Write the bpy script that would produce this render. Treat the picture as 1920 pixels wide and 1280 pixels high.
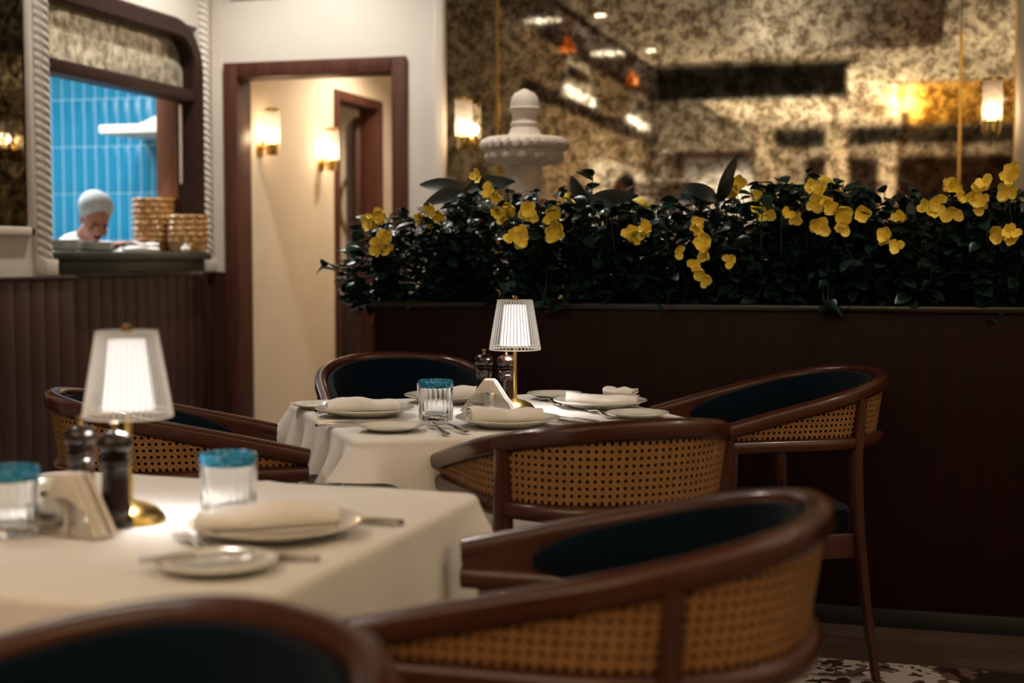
import bpy, bmesh, math, random
import numpy as np
from mathutils import Vector, Matrix
random.seed(11); rng = np.random.default_rng(11)
for o in list(bpy.data.objects): bpy.data.objects.remove(o)
S = bpy.context.scene; COL = S.collection
PI = math.pi; R = math.radians
# ------------------------------------------------------------------ camera, world, exposure
cd = bpy.data.cameras.new('camera'); cam = bpy.data.objects.new('camera', cd); COL.objects.link(cam); S.camera = cam
cd.sensor_width = 36; cd.lens = 50.0; cd.clip_start = .05; cd.clip_end = 60
cam.location = (0, 0, 1.156)
cam.rotation_euler = (R(90) - math.atan(160/2667.), 0, R(16))
cd.dof.use_dof = True; cd.dof.focus_distance = 3.72; cd.dof.aperture_fstop = 2.6
w = bpy.data.worlds.new('world'); S.world = w; w.use_nodes = True
w.node_tree.nodes['Background'].inputs[0].default_value = (.9, .8, .7, 1); w.node_tree.nodes['Background'].inputs[1].default_value = .02
S.view_settings.view_transform = 'Standard'; S.view_settings.look = 'None'; S.view_settings.exposure = 0.22; S.view_settings.gamma = 1.0
S.view_settings.use_curve_mapping = False
LAMP = dict(down=41., sconce=6.5, kitchen=95., corridor=24., wash=185., table=.46, fill_uplight=115., gold=60.)
WALL = 7.75            # plane of the door and mirror wall

# ------------------------------------------------------------------ materials
MT = {}
def mat(name, col=(.5,.5,.5), rough=.5, metal=0, emit=None, es=1, trans=0, ior=1.45, coat=0, sheen=0, alpha=1, spec=None, sub=0):
    m = bpy.data.materials.new(name); m.use_nodes = True; b = m.node_tree.nodes['Principled BSDF']
    b.inputs['Base Color'].default_value = (*col, 1); b.inputs['Roughness'].default_value = rough; b.inputs['Metallic'].default_value = metal
    b.inputs['Transmission Weight'].default_value = trans; b.inputs['IOR'].default_value = ior; b.inputs['Coat Weight'].default_value = coat
    b.inputs['Coat Roughness'].default_value = .12; b.inputs['Sheen Weight'].default_value = sheen; b.inputs['Alpha'].default_value = alpha
    if spec is not None: b.inputs['Specular IOR Level'].default_value = spec
    if emit: b.inputs['Emission Color'].default_value = (*emit, 1); b.inputs['Emission Strength'].default_value = es
    MT[name] = m; return m
def nd(m, t, **kw):
    n = m.node_tree.nodes.new(t)
    for k, v in kw.items(): setattr(n, k, v)
    return n
def lk(m, a, b): m.node_tree.links.new(a, b)
def noise_col(m, cols, scale=5, detail=4, rough=.6, sc=(1,1,1), bump=0, bscale=None, dist=.01, coord='Object', lo=.3, hi=.7, rvar=None):
    b = m.node_tree.nodes['Principled BSDF']
    tc = nd(m, 'ShaderNodeTexCoord'); mp = nd(m, 'ShaderNodeMapping'); mp.inputs['Scale'].default_value = sc
    lk(m, tc.outputs[coord], mp.inputs[0])
    n = nd(m, 'ShaderNodeTexNoise'); n.inputs['Scale'].default_value = scale; n.inputs['Detail'].default_value = detail; n.inputs['Roughness'].default_value = rough
    lk(m, mp.outputs[0], n.inputs['Vector'])
    cr = nd(m, 'ShaderNodeValToRGB'); e = cr.color_ramp.elements
    e[0].position = lo; e[1].position = hi; e[0].color = (*cols[0], 1); e[1].color = (*cols[-1], 1)
    for i, c in enumerate(cols[1:-1]):
        q = e.new(lo + (hi-lo)*(i+1)/(len(cols)-1)); q.color = (*c, 1)
    lk(m, n.outputs[0], cr.inputs[0]); lk(m, cr.outputs[0], b.inputs['Base Color'])
    if rvar:
        mr = nd(m, 'ShaderNodeMapRange'); mr.inputs[3].default_value = rvar[0]; mr.inputs[4].default_value = rvar[1]
        lk(m, n.outputs[0], mr.inputs[0]); lk(m, mr.outputs[0], b.inputs['Roughness'])
    if bump:
        n2 = nd(m, 'ShaderNodeTexNoise'); n2.inputs['Scale'].default_value = bscale or scale*4; n2.inputs['Detail'].default_value = 3
        lk(m, mp.outputs[0], n2.inputs['Vector'])
        bp = nd(m, 'ShaderNodeBump'); bp.inputs['Strength'].default_value = bump; bp.inputs['Distance'].default_value = dist
        lk(m, n2.outputs[0], bp.inputs['Height']); lk(m, bp.outputs[0], b.inputs['Normal'])
    return m
noise_col(mat('chair_wood', rough=.27, coat=.4, spec=.3), [(.040,.0105,.0055),(.060,.0165,.0085)], 3)
mat('velvet', (.0016,.0062,.0135), .85, sheen=.04, spec=.08)
noise_col(mat('cane', rough=.55), [(.30,.150,.052),(.42,.215,.08)], 60)
noise_col(mat('cloth', rough=.9, spec=.15), [(.67,.645,.625),(.74,.715,.695)], 3, bump=.35, bscale=9, dist=.012)
noise_col(mat('napkin', rough=.92, spec=.1), [(.68,.65,.62),(.74,.715,.69)], 30, bump=.3, bscale=60, dist=.003)
noise_col(mat('paper', rough=.95, spec=.1), [(.58,.53,.47),(.66,.61,.55)], 40)
mat('porcelain', (.66,.64,.58), .12, coat=.3)
mat('porcelain_rim', (.42,.38,.31), .2)
mat('brass', (.72,.50,.16), .22, 1)
mat('dark_brass', (.36,.23,.09), .3, 1)
mat('steel', (.62,.58,.53), .18, 1)
mat('steel_dark', (.10,.09,.08), .3, 1)
mat('glass', (.97,.99,1), .02, trans=1, ior=1.45)
noise_col(mat('glass_blue', rough=.08, trans=.6, ior=1.4), [(.0,.15,.33),(.02,.34,.58),(.40,.68,.80)], 150, lo=.35, hi=.72)
noise_col(mat('mill_wood', rough=.22, coat=.25), [(.006,.002,.0016),(.014,.0045,.003)], 20, sc=(1,1,.3))
mat('shade_inner', (.85,.85,.86), .8, emit=(1,.97,.96), es=.80)
m = mat('shade_rib', (.9,.9,.9), .15, trans=0)
def mix_transp(m, fac):
    b = m.node_tree.nodes['Principled BSDF']; out = [n for n in m.node_tree.nodes if n.type == 'OUTPUT_MATERIAL'][0]
    t = nd(m, 'ShaderNodeBsdfTransparent'); mx = nd(m, 'ShaderNodeMixShader'); mx.inputs[0].default_value = fac
    tl = nd(m, 'ShaderNodeBsdfTranslucent'); tl.inputs[0].default_value = (.9,.9,.9,1); m2 = nd(m, 'ShaderNodeMixShader'); m2.inputs[0].default_value = .5
    lk(m, b.outputs[0], m2.inputs[1]); lk(m, tl.outputs[0], m2.inputs[2])
    lk(m, m2.outputs[0], mx.inputs[1]); lk(m, t.outputs[0], mx.inputs[2]); lk(m, mx.outputs[0], out.inputs[0])
mix_transp(m, .15)
m = mat('shade_clear', (.8,.8,.8), .1); mix_transp(m, .94)
m = mat('sconce_glass', (.95,.88,.75), .1); mix_transp(m, .75)
mat('bulb', (1,1,1), .5, emit=(1,.82,.60), es=9)
mat('downlight', (1,1,1), .5, emit=(1,.86,.66), es=14)
mat('tube_light', (1,1,1), .5, emit=(.93,.97,1), es=6)
mat('soffit_light', (1,1,1), .5, emit=(1,.93,.84), es=2.2)
mat('amber', (1,.3,.05), .5, emit=(1,.20,.04), es=.45)
mat('candle', (1,.5,.1), .5, emit=(1,.45,.08), es=6)
noise_col(mat('wall_cream', rough=.7), [(.60,.555,.50),(.66,.615,.56)], 2, bump=.05, bscale=60)
noise_col(mat('wall_beige', rough=.75), [(.66,.56,.43),(.72,.62,.48)], 2)
noise_col(mat('trim_white', rough=.5), [(.60,.54,.47),(.66,.60,.53)], 3)
noise_col(mat('door_wood', rough=.5, spec=.3), [(.055,.018,.011),(.10,.034,.021)], 4, sc=(8,8,.5))
noise_col(mat('hatch_wood', rough=.45, spec=.25), [(.016,.0062,.0048),(.034,.0125,.009)], 4, sc=(6,6,.6))
noise_col(mat('jamb_wood', rough=.35, coat=.2), [(.17,.065,.03),(.26,.10,.045)], 4, sc=(6,6,.6))
noise_col(mat('wainscot', rough=.42), [(.028,.0100,.0074),(.044,.016,.0115)], 3, sc=(9,9,.5))
noise_col(mat('planter_wood', rough=.45, spec=.12), [(.0085,.0026,.0024),(.0175,.0046,.0040)], 5, sc=(12,12,.35), bump=.2, bscale=14, dist=.004)
mat('planter_rim', (.004,.002,.002), .3, coat=.2)
noise_col(mat('stone_green', rough=.3), [(.020,.028,.024),(.045,.058,.050)], 9)
noise_col(mat('tile_blue', rough=.3), [(.0,.17,.32),(.008,.23,.40)], 1.4)
mat('grout', (.36,.62,.76), .8)
noise_col(mat('fountain_stone', rough=.6), [(.50,.43,.36),(.58,.51,.44)], 6)
noise_col(mat('leaf', rough=.30, spec=.5), [(.005,.016,.013),(.010,.030,.024),(.017,.046,.038)], 9)
noise_col(mat('broad_leaf', rough=.4), [(.006,.010,.008),(.010,.016,.012)], 4)
mat('stem', (.030,.030,.016), .7)
noise_col(mat('petal', rough=.6), [(.74,.30,.015),(.84,.58,.03),(.84,.68,.14)], 26, lo=.3, hi=.52)
noise_col(mat('rattan', rough=.4, coat=.25), [(.26,.12,.035),(.55,.30,.10),(.66,.40,.16)], 26)
noise_col(mat('skin', rough=.5), [(.40,.17,.11),(.50,.23,.15)], 12)
noise_col(mat('skin_mirror', rough=.5), [(.40,.17,.10),(.48,.22,.14)], 12)
noise_col(mat('uniform', rough=.9), [(.68,.67,.67),(.76,.75,.75)], 8)
noise_col(mat('hairnet', rough=.9), [(.52,.56,.57),(.68,.71,.71)], 30)
mat('black', (.008,.008,.009), .5); mat('hair', (.018,.010,.007), .7); mat('eye', (.03,.02,.015), .2)
noise_col(mat('soil', rough=.95), [(.012,.008,.006),(.03,.02,.014)], 30)
noise_col(mat('ceiling_cream', rough=.7), [(.76,.70,.60),(.82,.76,.66)], 2)
noise_col(mat('ceiling_brown', rough=.4), [(.018,.0075,.005),(.032,.013,.008)], 2)
noise_col(mat('coffer_unlit', rough=.45), [(.045,.016,.006),(.105,.038,.011)], 5)  # unlit gold leaf: the shade is put into this brown
noise_col(mat('gold_leaf', rough=.5), [(.80,.40,.05),(.85,.52,.10)], 4)
noise_col(mat('floor_wood', rough=.5), [(.045,.028,.020),(.07,.045,.032)], 3, sc=(1,9,1))
mat('bright_wall', (.8,.78,.74), .8)
def mosaic():
    m = mat('mosaic', rough=.35); b = m.node_tree.nodes['Principled BSDF']
    tc = nd(m, 'ShaderNodeTexCoord')
    n = nd(m, 'ShaderNodeTexNoise'); n.inputs['Scale'].default_value = 3.2; n.inputs['Detail'].default_value = 5; n.inputs['Distortion'].default_value = 1.6
    v = nd(m, 'ShaderNodeTexVoronoi'); v.inputs['Scale'].default_value = 55
    lk(m, tc.outputs['Object'], v.inputs['Vector']); lk(m, v.outputs['Position'], n.inputs['Vector'])
    cr = nd(m, 'ShaderNodeValToRGB'); cr.color_ramp.interpolation = 'CONSTANT'; e = cr.color_ramp.elements
    e[0].color = (.022,.013,.012,1); e[1].position = .46; e[1].color = (.12,.07,.055,1)
    for p, c in ((.51,(.42,.39,.38,1)),(.60,(.05,.022,.016,1)),(.66,(.33,.29,.27,1))):
        q = e.new(p); q.color = c
    lk(m, n.outputs[0], cr.inputs[0]); lk(m, cr.outputs[0], b.inputs['Base Color'])
mosaic()
def antique(name, dark, bright, foxc, seed=0, lo=.40, hi=.62, scale=20, fm=.05):
    m = mat(name); nt = m.node_tree; out = [n for n in nt.nodes if n.type == 'OUTPUT_MATERIAL'][0]
    nt.nodes.remove(nt.nodes['Principled BSDF'])
    tc = nd(m, 'ShaderNodeTexCoord'); mp = nd(m, 'ShaderNodeMapping'); mp.inputs['Location'].default_value = (seed, seed*2.3, 0)
    lk(m, tc.outputs['Object'], mp.inputs[0])
    n = nd(m, 'ShaderNodeTexNoise'); n.inputs['Scale'].default_value = scale; n.inputs['Detail'].default_value = 4.5; n.inputs['Roughness'].default_value = .66; n.inputs['Distortion'].default_value = .3
    lk(m, mp.outputs[0], n.inputs['Vector'])
    cr = nd(m, 'ShaderNodeValToRGB'); e = cr.color_ramp.elements; e[0].position = lo; e[1].position = hi
    e[0].color = (*dark, 1); e[1].color = (*bright, 1); lk(m, n.outputs[0], cr.inputs[0])
    g = nd(m, 'ShaderNodeBsdfGlossy'); g.inputs['Roughness'].default_value = .03; lk(m, cr.outputs[0], g.inputs['Color'])
    cr2 = nd(m, 'ShaderNodeValToRGB'); e = cr2.color_ramp.elements; e[0].position = lo; e[1].position = hi+.1
    e[0].color = (*[c*.35 for c in foxc], 1); e[1].color = (*foxc, 1); lk(m, n.outputs[0], cr2.inputs[0])
    d = nd(m, 'ShaderNodeBsdfDiffuse'); lk(m, cr2.outputs[0], d.inputs['Color'])
    mx = nd(m, 'ShaderNodeMixShader'); mx.inputs[0].default_value = fm
    lk(m, g.outputs[0], mx.inputs[1]); lk(m, d.outputs[0], mx.inputs[2]); lk(m, mx.outputs[0], out.inputs[0])
antique('antique_mirror', (.24,.19,.125), (.95,.86,.67), (.42,.35,.25), fm=.02)
antique('antique_transom', (.22,.17,.10), (.80,.72,.55), (.80,.72,.55), 3, scale=17, fm=.6)
antique('antique_dark', (.03,.025,.018), (.17,.15,.11), (.10,.085,.06), 7)

# ------------------------------------------------------------------ mesh helpers
def mesh(name, V, F, mt, smooth=True, autosm=None):
    me = bpy.data.meshes.new(name); me.from_pydata([tuple(map(float, v)) for v in V], [], F); me.update()
    for mm in (mt if isinstance(mt, (list, tuple)) else [mt]): me.materials.append(MT[mm])
    if smooth:
        me.polygons.foreach_set('use_smooth', [True]*len(me.polygons))
        me.set_sharp_from_angle(angle=R(autosm if autosm else 40))
    return me
def link(name, data, parent=None, loc=None, rot=None, scale=None):
    o = bpy.data.objects.new(name, data); COL.objects.link(o)
    if parent: o.parent = parent
    if loc is not None: o.location = loc
    if rot is not None: o.rotation_euler = rot
    if scale is not None: o.scale = scale if hasattr(scale, '__len__') else (scale,)*3
    return o
def obj(name, VF, mt, parent=None, smooth=True, loc=None, rot=None, scale=None, sm=None):
    return link(name, mesh(name, VF[0], VF[1], mt, smooth, sm), parent, loc, rot, scale)
def tag(o, label=None, cat=None, group=None, kind=None):
    for k, v in (('label', label), ('category', cat), ('group', group), ('kind', kind)):
        if v: o[k] = v
    return o
def thing(name, label, cat, loc=(0,0,0), rz=0, group=None):
    o = link(name, None, None, loc, (0,0,rz)); o.empty_display_size = .05
    return tag(o, label, cat, group)
def copy_tree(o, parent=None):
    c = o.copy(); COL.objects.link(c); c.parent = parent
    for ch in o.children: copy_tree(ch, c)
    return c
def dup(o, label, loc, rz=None, group=None, rot=None):
    c = copy_tree(o); c.location = loc; c['label'] = label
    if rz is not None: c.rotation_euler = (0,0,rz)
    if rot is not None: c.rotation_euler = rot
    if group: c['group'] = group
    return c
def struct(name, VF, mt, smooth=False, parent=None, label=None):
    o = obj(name, VF, mt, parent, smooth)
    if not parent: tag(o, kind='structure')
    if label: o['label'] = label
    return o
def join(*parts):
    V = []; F = []
    for v, f in parts:
        n = len(V); V += [tuple(q) for q in v]; F += [tuple(i+n for i in g) for g in f]
    return V, F
def xf(VF, loc=(0,0,0), rot=(0,0,0), sc=(1,1,1)):
    from mathutils import Euler
    M = Matrix.Translation(loc) @ Euler(rot).to_matrix().to_4x4() @ Matrix.Diagonal((*sc, 1))
    return [tuple(M @ Vector(v)) for v in VF[0]], VF[1]
def box(x0, x1, y0, y1, z0, z1, bev=0):
    if bev:
        bm = bmesh.new(); bmesh.ops.create_cube(bm, size=1)
        for v in bm.verts: v.co = ((x0+x1)/2+v.co.x*(x1-x0), (y0+y1)/2+v.co.y*(y1-y0), (z0+z1)/2+v.co.z*(z1-z0))
        bmesh.ops.bevel(bm, geom=bm.edges[:], offset=bev, segments=2, affect='EDGES', profile=.5)
        bm.verts.index_update(); r = [tuple(v.co) for v in bm.verts], [tuple(v.index for v in f.verts) for f in bm.faces]; bm.free(); return r
    V = [(x,y,z) for z in (z0,z1) for y in (y0,y1) for x in (x0,x1)]
    return V, [(0,2,3,1),(4,5,7,6),(0,1,5,4),(2,6,7,3),(0,4,6,2),(1,3,7,5)]
def lathe(prof, n=32, mod=None, cap=True):
    # prof: list of (r,z) bottom to top ; mod(theta, k) radius factor
    V = []; F = []
    for k, (r, z) in enumerate(prof):
        for i in range(n):
            t = 2*PI*i/n; q = r*(mod(t, k) if mod else 1); V.append((q*math.cos(t), q*math.sin(t), z))
    for k in range(len(prof)-1):
        for i in range(n):
            a = k*n+i; b = k*n+(i+1) % n; F.append((a, b, b+n, a+n))
    if cap:
        if prof[0][0] > 1e-6: F.append(tuple(reversed(range(n))))
        if prof[-1][0] > 1e-6: F.append(tuple(range((len(prof)-1)*n, len(prof)*n)))
    return V, F
def sweep(P, prof, up=(0,0,1), closed=False, cap=True):
    # prof: (M,2) array or function(i, t)->(M,2); x = side, y = up
    P = np.array(P, float); n = len(P); V = []; F = []; M = None
    T = np.roll(P, -1, 0)-np.roll(P, 1, 0)
    if not closed: T[0] = P[1]-P[0]; T[-1] = P[-1]-P[-2]
    for i in range(n):
        t = T[i]/(np.linalg.norm(T[i])+1e-12); s = np.cross(t, up); s /= np.linalg.norm(s)+1e-12; u = np.cross(s, t)
        pr = prof(i, i/(n-1)) if callable(prof) else prof; M = len(pr)
        for a, b in pr: V.append(P[i]+s*a+u*b)
    for i in range(n if closed else n-1):
        j = (i+1) % n
        for k in range(M):
            l = (k+1) % M; F.append((i*M+k, i*M+l, j*M+l, j*M+k))
    if cap and not closed: F.append(tuple(reversed(range(M)))); F.append(tuple(range((n-1)*M, n*M)))
    return V, F
def circ(r, n=10, ry=None): return [(r*math.cos(2*PI*i/n), (ry or r)*math.sin(2*PI*i/n)) for i in range(n)]
def tube(P, r, n=8, up=(0,0,1)): return sweep(P, circ(r, n), up)
def ell(c, r, n=16, m=10, rot=(0,0,0)):
    pr = [(max(math.sin(PI*k/m), 1e-4), -math.cos(PI*k/m)) for k in range(m+1)]
    return xf(lathe(pr, n, cap=False), c, rot, r)
def light(name, kind, parent, loc, energy, col=(1,.8,.58), rot=(0,0,0), size=.1, spot=None, blend=.5, shape=None, size_y=None):
    d = bpy.data.lights.new(name, kind); d.energy = energy; d.color = col
    if kind == 'AREA':
        d.size = size
        if shape: d.shape = shape
        if size_y: d.size_y = size_y
    else: d.shadow_soft_size = size
    if kind == 'SPOT': d.spot_size = spot; d.spot_blend = blend
    o = bpy.data.objects.new(name, d); COL.objects.link(o); o.parent = parent; o.location = loc; o.rotation_euler = rot; return o

# ------------------------------------------------------------------ room shell
XL = -4.12; XR = 3.0; YF = -6.4; HC = 3.05; HS = 3.6
struct('floor', box(-7.2, XR+.2, YF-.2, 14.2, -.1, 0), 'mosaic')
struct('trim_floor_border', box(-1.9, XR, 4.13, 4.56, 0, .004), 'floor_wood')
# hatch wall on the left (opening y 5.95..7.64, z 1.065..2.50)
struct('wall_left', join(box(XL-.22, XL, 5.9, 7.75, 0, 1.065), box(XL-.22, XL, 5.9, 7.75, 2.50, HS), box(XL-.22, XL, 7.64, 7.75, 1.065, 2.50),
                         box(XL-.22, -3.98, YF, 5.93, 0, HS)), 'wall_cream')
struct('wall_back', join(box(-4.4, -4.0, WALL, WALL+.16, 0, HS), box(-4.0, -2.85, WALL, WALL+.16, 2.29, HS), box(-2.85, XR+.2, WALL, WALL+.16, 0, HS)), 'wall_cream')
struct('wall_right', box(XR, XR+.2, YF, WALL, 0, HS), 'wall_cream')
struct('wall_front', join(box(-4.4, -3.55, YF-.2, YF, 0, HS), box(-3.55, -2.42, YF-.2, YF, 2.66, HS), box(-2.42, XR+.2, YF-.2, YF, 0, HS)), 'wall_cream')
struct('ceiling', join(box(-2.62, XR+.2, YF-.2, WALL, HC, HC+.5)), 'ceiling_cream')
struct('ceiling_soffit', box(-4.4, -2.6, YF-.2, WALL, HS, HS+.2), 'ceiling_brown')
struct('trim_soffit_edge', box(-2.665, -2.62, YF, WALL-.05, HC-.03, HS), 'hatch_wood')
# coffers and bulkheads of the ceiling
struct('ceiling_coffer_unlit', box(-1.55, .15, 2.14, 6.9, HC-.03, HC-.002), 'coffer_unlit')  # gold-leaf coffer coloured as it looks without light
struct('ceiling_coffer_gold', box(-.27, 1.9, -5.8, -.75, HC-.02, HC-.002), 'gold_leaf')
struct('beam_black', box(-2.6, -.73, .75, 1.05, 2.73, HC), 'black')
struct('beam_far', join(box(-1.05, XR, YF, YF+.12, 2.80, 3.04), box(-2.12, -1.38, YF, YF+.12, 2.78, 3.04)), 'black')
struct('trim_column', join(box(-1.36, -1.06, YF, YF+.3, 0, HC)), 'ceiling_cream')
struct('trim_column.001', join(box(-.60, -.37, YF, YF+.3, 0, 2.8)), 'bright_wall')
struct('trim_column.002', join(box(-2.40, -2.14, YF, YF+.2, 0, HC)), 'ceiling_cream')
struct('wall_front_shade_slabs', join(box(-1.03, -.63, YF, YF+.05, .9, 2.6), box(-.34, 2.2, YF, YF+.05, .5, 2.62), box(-1.70, -1.38, YF, YF+.05, 1.0, 2.6)), 'hatch_wood')  # flat dark slabs, painted for the shade inside the lounge openings
# bright doorway at the far end of the room
struct('door_3', join(box(-3.65, -3.53, YF-.2, YF+.03, 0, 2.75), box(-2.44, -2.32, YF-.2, YF+.03, 0, 2.75), box(-3.65, -2.32, YF-.2, YF+.03, 2.64, 2.75)), 'door_wood')
struct('wall_far_lobby', box(-4.2, -1.8, YF-1.6, YF-1.5, 0, 2.9), 'bright_wall')
noise_col(mat('tan_panel', rough=.6), [(.20,.145,.085),(.30,.225,.14)], 3)
struct('trim_left_panelling', join(box(-3.98, -3.972, -1.9, 4.3, 1.07, HS-.002), box(-3.98, -3.972, YF, -1.9, 2.42, HS-.002)), 'tan_panel')
# upper bands and lit niches of the left wall (seen only in the mirror)
struct('trim_left_band', join(box(-3.98, -3.95, YF, 1.2, 2.83, 2.99), box(-3.98, -3.955, -7, .6, 3.5, 3.6)), 'hatch_wood')
def frame_rect(y0, y1, z0, z1, t=.07, x=-3.98):
    return join(box(x, x+.04, y0, y1, z0, z0+t), box(x, x+.04, y0, y1, z1-t, z1), box(x, x+.04, y0, y0+t, z0, z1), box(x, x+.04, y1-t, y1, z0, z1))
for nm, a in (('window_high', (-1.9, -.5, 3.16, 3.46)), ('window_high.001', (-5.6, -4.6, 3.16, 3.5))):
    o = struct(nm, frame_rect(*a), 'trim_white')
    struct('pane', box(-3.985, -3.97, a[0]+.07, a[1]-.07, a[2]+.07, a[3]-.07), 'antique_dark', parent=o)
for nm, y in (('ledge_light', -1.25), ('ledge_light.001', -4.9)):
    t = thing('ledge_light', 'long lit ledge light below the %s high window' % ('nearer' if y > -2 else 'farther'), 'light', (-3.97, y, 3.06), 0, 'ledge lights')
    obj('diffuser', box(0, .05, -.75, .75, -.05, .05, .01), 'soffit_light', t); obj('bracket', box(0, .03, -.8, .8, -.07, -.05), 'brass', t)
# corridor behind the door
CX = -3.93
struct('wall_corridor_left', join(box(CX-.14, CX, 7.91, 9.26, 0, 2.9), box(CX-.14, CX, 9.26, 10.08, 2.26, 2.9), box(CX-.14, CX, 10.08, 12.6, 0, 2.9)), 'wall_beige')
struct('wall_corridor_right', box(-2.90, -2.76, 7.91, 12.6, 0, 2.9), 'wall_beige')
struct('wall_corridor_end', box(-4.1, -2.7, 12.5, 12.6, 0, 2.9), 'wall_beige')
struct('ceiling_corridor', box(-4.12, -2.7, 7.91, 12.6, 2.8, 2.9), 'ceiling_cream')
struct('wall_washroom', join(box(-7.0, CX-.14, 12.3, 12.4, 0, 2.9), box(-7.1, -7.0, 9.5, 12.4, 0, 2.9), box(-7.1, CX-.14, 9.42, 9.5, 0, 2.9)), 'wall_beige')
struct('ceiling_washroom', box(-7.1, CX-.14, 9.42, 12.4, 2.8, 2.9), 'ceiling_cream')
def doorframe(name, W0, W1, H, wd, dep, prj):
    # frame in local coordinates: opening along +x from W0..W1 (outer), depth along +y
    return join(box(W0, W0+wd, -prj, dep, 0, H, .006), box(W1-wd, W1, -prj, dep, 0, H, .006), box(W0+wd, W1-wd, -prj, dep, H-wd, H, .006))
o = struct('door_1', doorframe('d', -4.003, -2.849, 2.30, .088, .17, .025), 'door_wood', True); o.location.y = WALL
o = struct('door_2', doorframe('d', 0, .90, 2.315, .07, .15, .02), 'door_wood', True); o.location = (CX, 9.215, 0); o.rotation_euler.z = R(90)
leaf = tag(obj('door_leaf', box(0, .74, -.02, .02, .01, 2.2, .004), 'door_wood', loc=(-4.085, 10.03, 0), rot=(0,0,R(118))), 'dark wooden door leaf standing open inside the corridor doorway', 'door')
obj('handle', join(tube([(.66,-.02,1.02),(.66,-.06,1.02),(.55,-.06,1.02)], .009), box(.64,.68,-.026,-.02,.92,1.1)), 'steel', leaf)
t = thing('round_mirror', 'round mirror with thin brass ring seen through the washroom doorway', 'mirror', (-4.72, 12.28, 1.62))
th = np.linspace(0, 2*PI, 49)[:-1]
obj('ring', sweep([(.46*math.cos(a), 0, .46*math.sin(a)) for a in th], circ(.018, 8), up=(0,1,0), closed=True), 'dark_brass', t)
obj('pane', xf(lathe([(.45,-.004),(.45,.004)], 40), (0,.006,0), (PI/2,0,0)), 'wall_beige', t)
t = thing('washroom_counter', 'dark washroom counter with stone top through the corridor doorway', 'counter', (-4.88, 12.0, 0))
obj('cabinet', box(-.75,.75,-.25,.28,.0,.78,.01), 'steel_dark', t); obj('top', box(-.78,.78,-.28,.29,.78,.84,.008), 'porcelain', t); obj('splash', box(-.78,.78,.25,.29,.84,.95,.004), 'black', t)
tag(obj('soap_cup', lathe([(.035,0),(.038,.01),(.036,.12),(.03,.12),(.03,.01),(.001,.01)], 20), 'black', loc=(-4.62, 11.82, .84)), 'small black cup on the washroom counter', 'cup')
# kitchen beyond the hatch
struct('wall_kitchen_back', box(-7.2, XL-.22, 9.32, 9.42, 0, 3.0), 'grout')
struct('wall_kitchen_left', box(-7.3, -7.2, 4.4, 9.42, 0, 3.0), 'trim_white')
struct('wall_kitchen_front', box(-7.2, XL-.22, 4.4, 4.5, 0, 3.0), 'trim_white')
struct('ceiling_kitchen', box(-7.3, XL-.22, 4.4, 9.42, 3.0, 3.1), 'trim_white')
kb = bpy.data.objects['wall_kitchen_back']
tile_me = mesh('tile', *box(-.0415, .0415, -.006, 0, -.169, .169, .002), 'tile_blue', True)
for i in range(22):
    for j in range(6): link('tile', tile_me, kb, (-6.75+i*.0925, 9.32, 1.275+(j-.5)*.345))
t = thing('kitchen_ceiling_light', 'bright fluorescent ceiling light over the kitchen pass', 'ceiling light', (-5.6, 7.6, 2.98))
obj('housing', box(-.65,.65,-.16,.16,-.05,.02,.01), 'trim_white', t); obj('diffuser', box(-.62,.62,-.13,.13,-.062,-.05,.004), 'tube_light', t)
light('kitchen_light', 'AREA', t, (0,0,-.08), LAMP['kitchen'], (.92,.97,1), size=1.2, shape='RECTANGLE', size_y=.3)
t = thing('extractor_hood', 'white sloping extractor hood against the blue tiles', 'hood', (-5.0, 9.0, 2.03))
obj('canopy', box(-.47,.9,-.28,.3,-.03,.03,.008), 'trim_white', t)
obj('flue', ([(-.17,-.26,.03),(.9,-.26,.03),(.9,.3,.03),(-.17,.3,.03),(.12,-.1,.2),(.8,-.1,.2),(.8,.28,.2),(.12,.28,.2)], [(0,1,5,4),(1,2,6,5),(2,3,7,6),(3,0,4,7),(4,5,6,7),(3,2,1,0)]), 'trim_white', t, False)

# wainscot boards, each one a part of its panel
wb = struct('trim_wainscot_hatch', join(box(XL, XL+.012, 5.9, 7.75, 0, 1.05)), 'wainscot')
bm_ = mesh('board', *box(0, .016, -.0565, .0565, 0, 1.05, .004), 'wainscot', True)
for i in range(15): link('board', bm_, wb, (XL+.012, 6.06+.0565+i*.115, 0))
wb2 = struct('trim_wainscot_left', join(box(-3.98, -3.955, 3.0, 6.035, 0, 1.045), box(-4.1, -3.955, 5.93, 6.035, 0, 1.045), box(-3.98, -3.925, 3.0, 6.05, 1.045, 1.062, .004)), 'wainscot')
for i in range(16): link('board', bm_, wb2, (-3.955, 5.975-i*.116, 0), scale=(1,1,.993))
struct('trim_wainscot_corner', join(box(-4.09, -4.004, WALL-.02, WALL, 0, 1.06)), 'wainscot')
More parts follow.
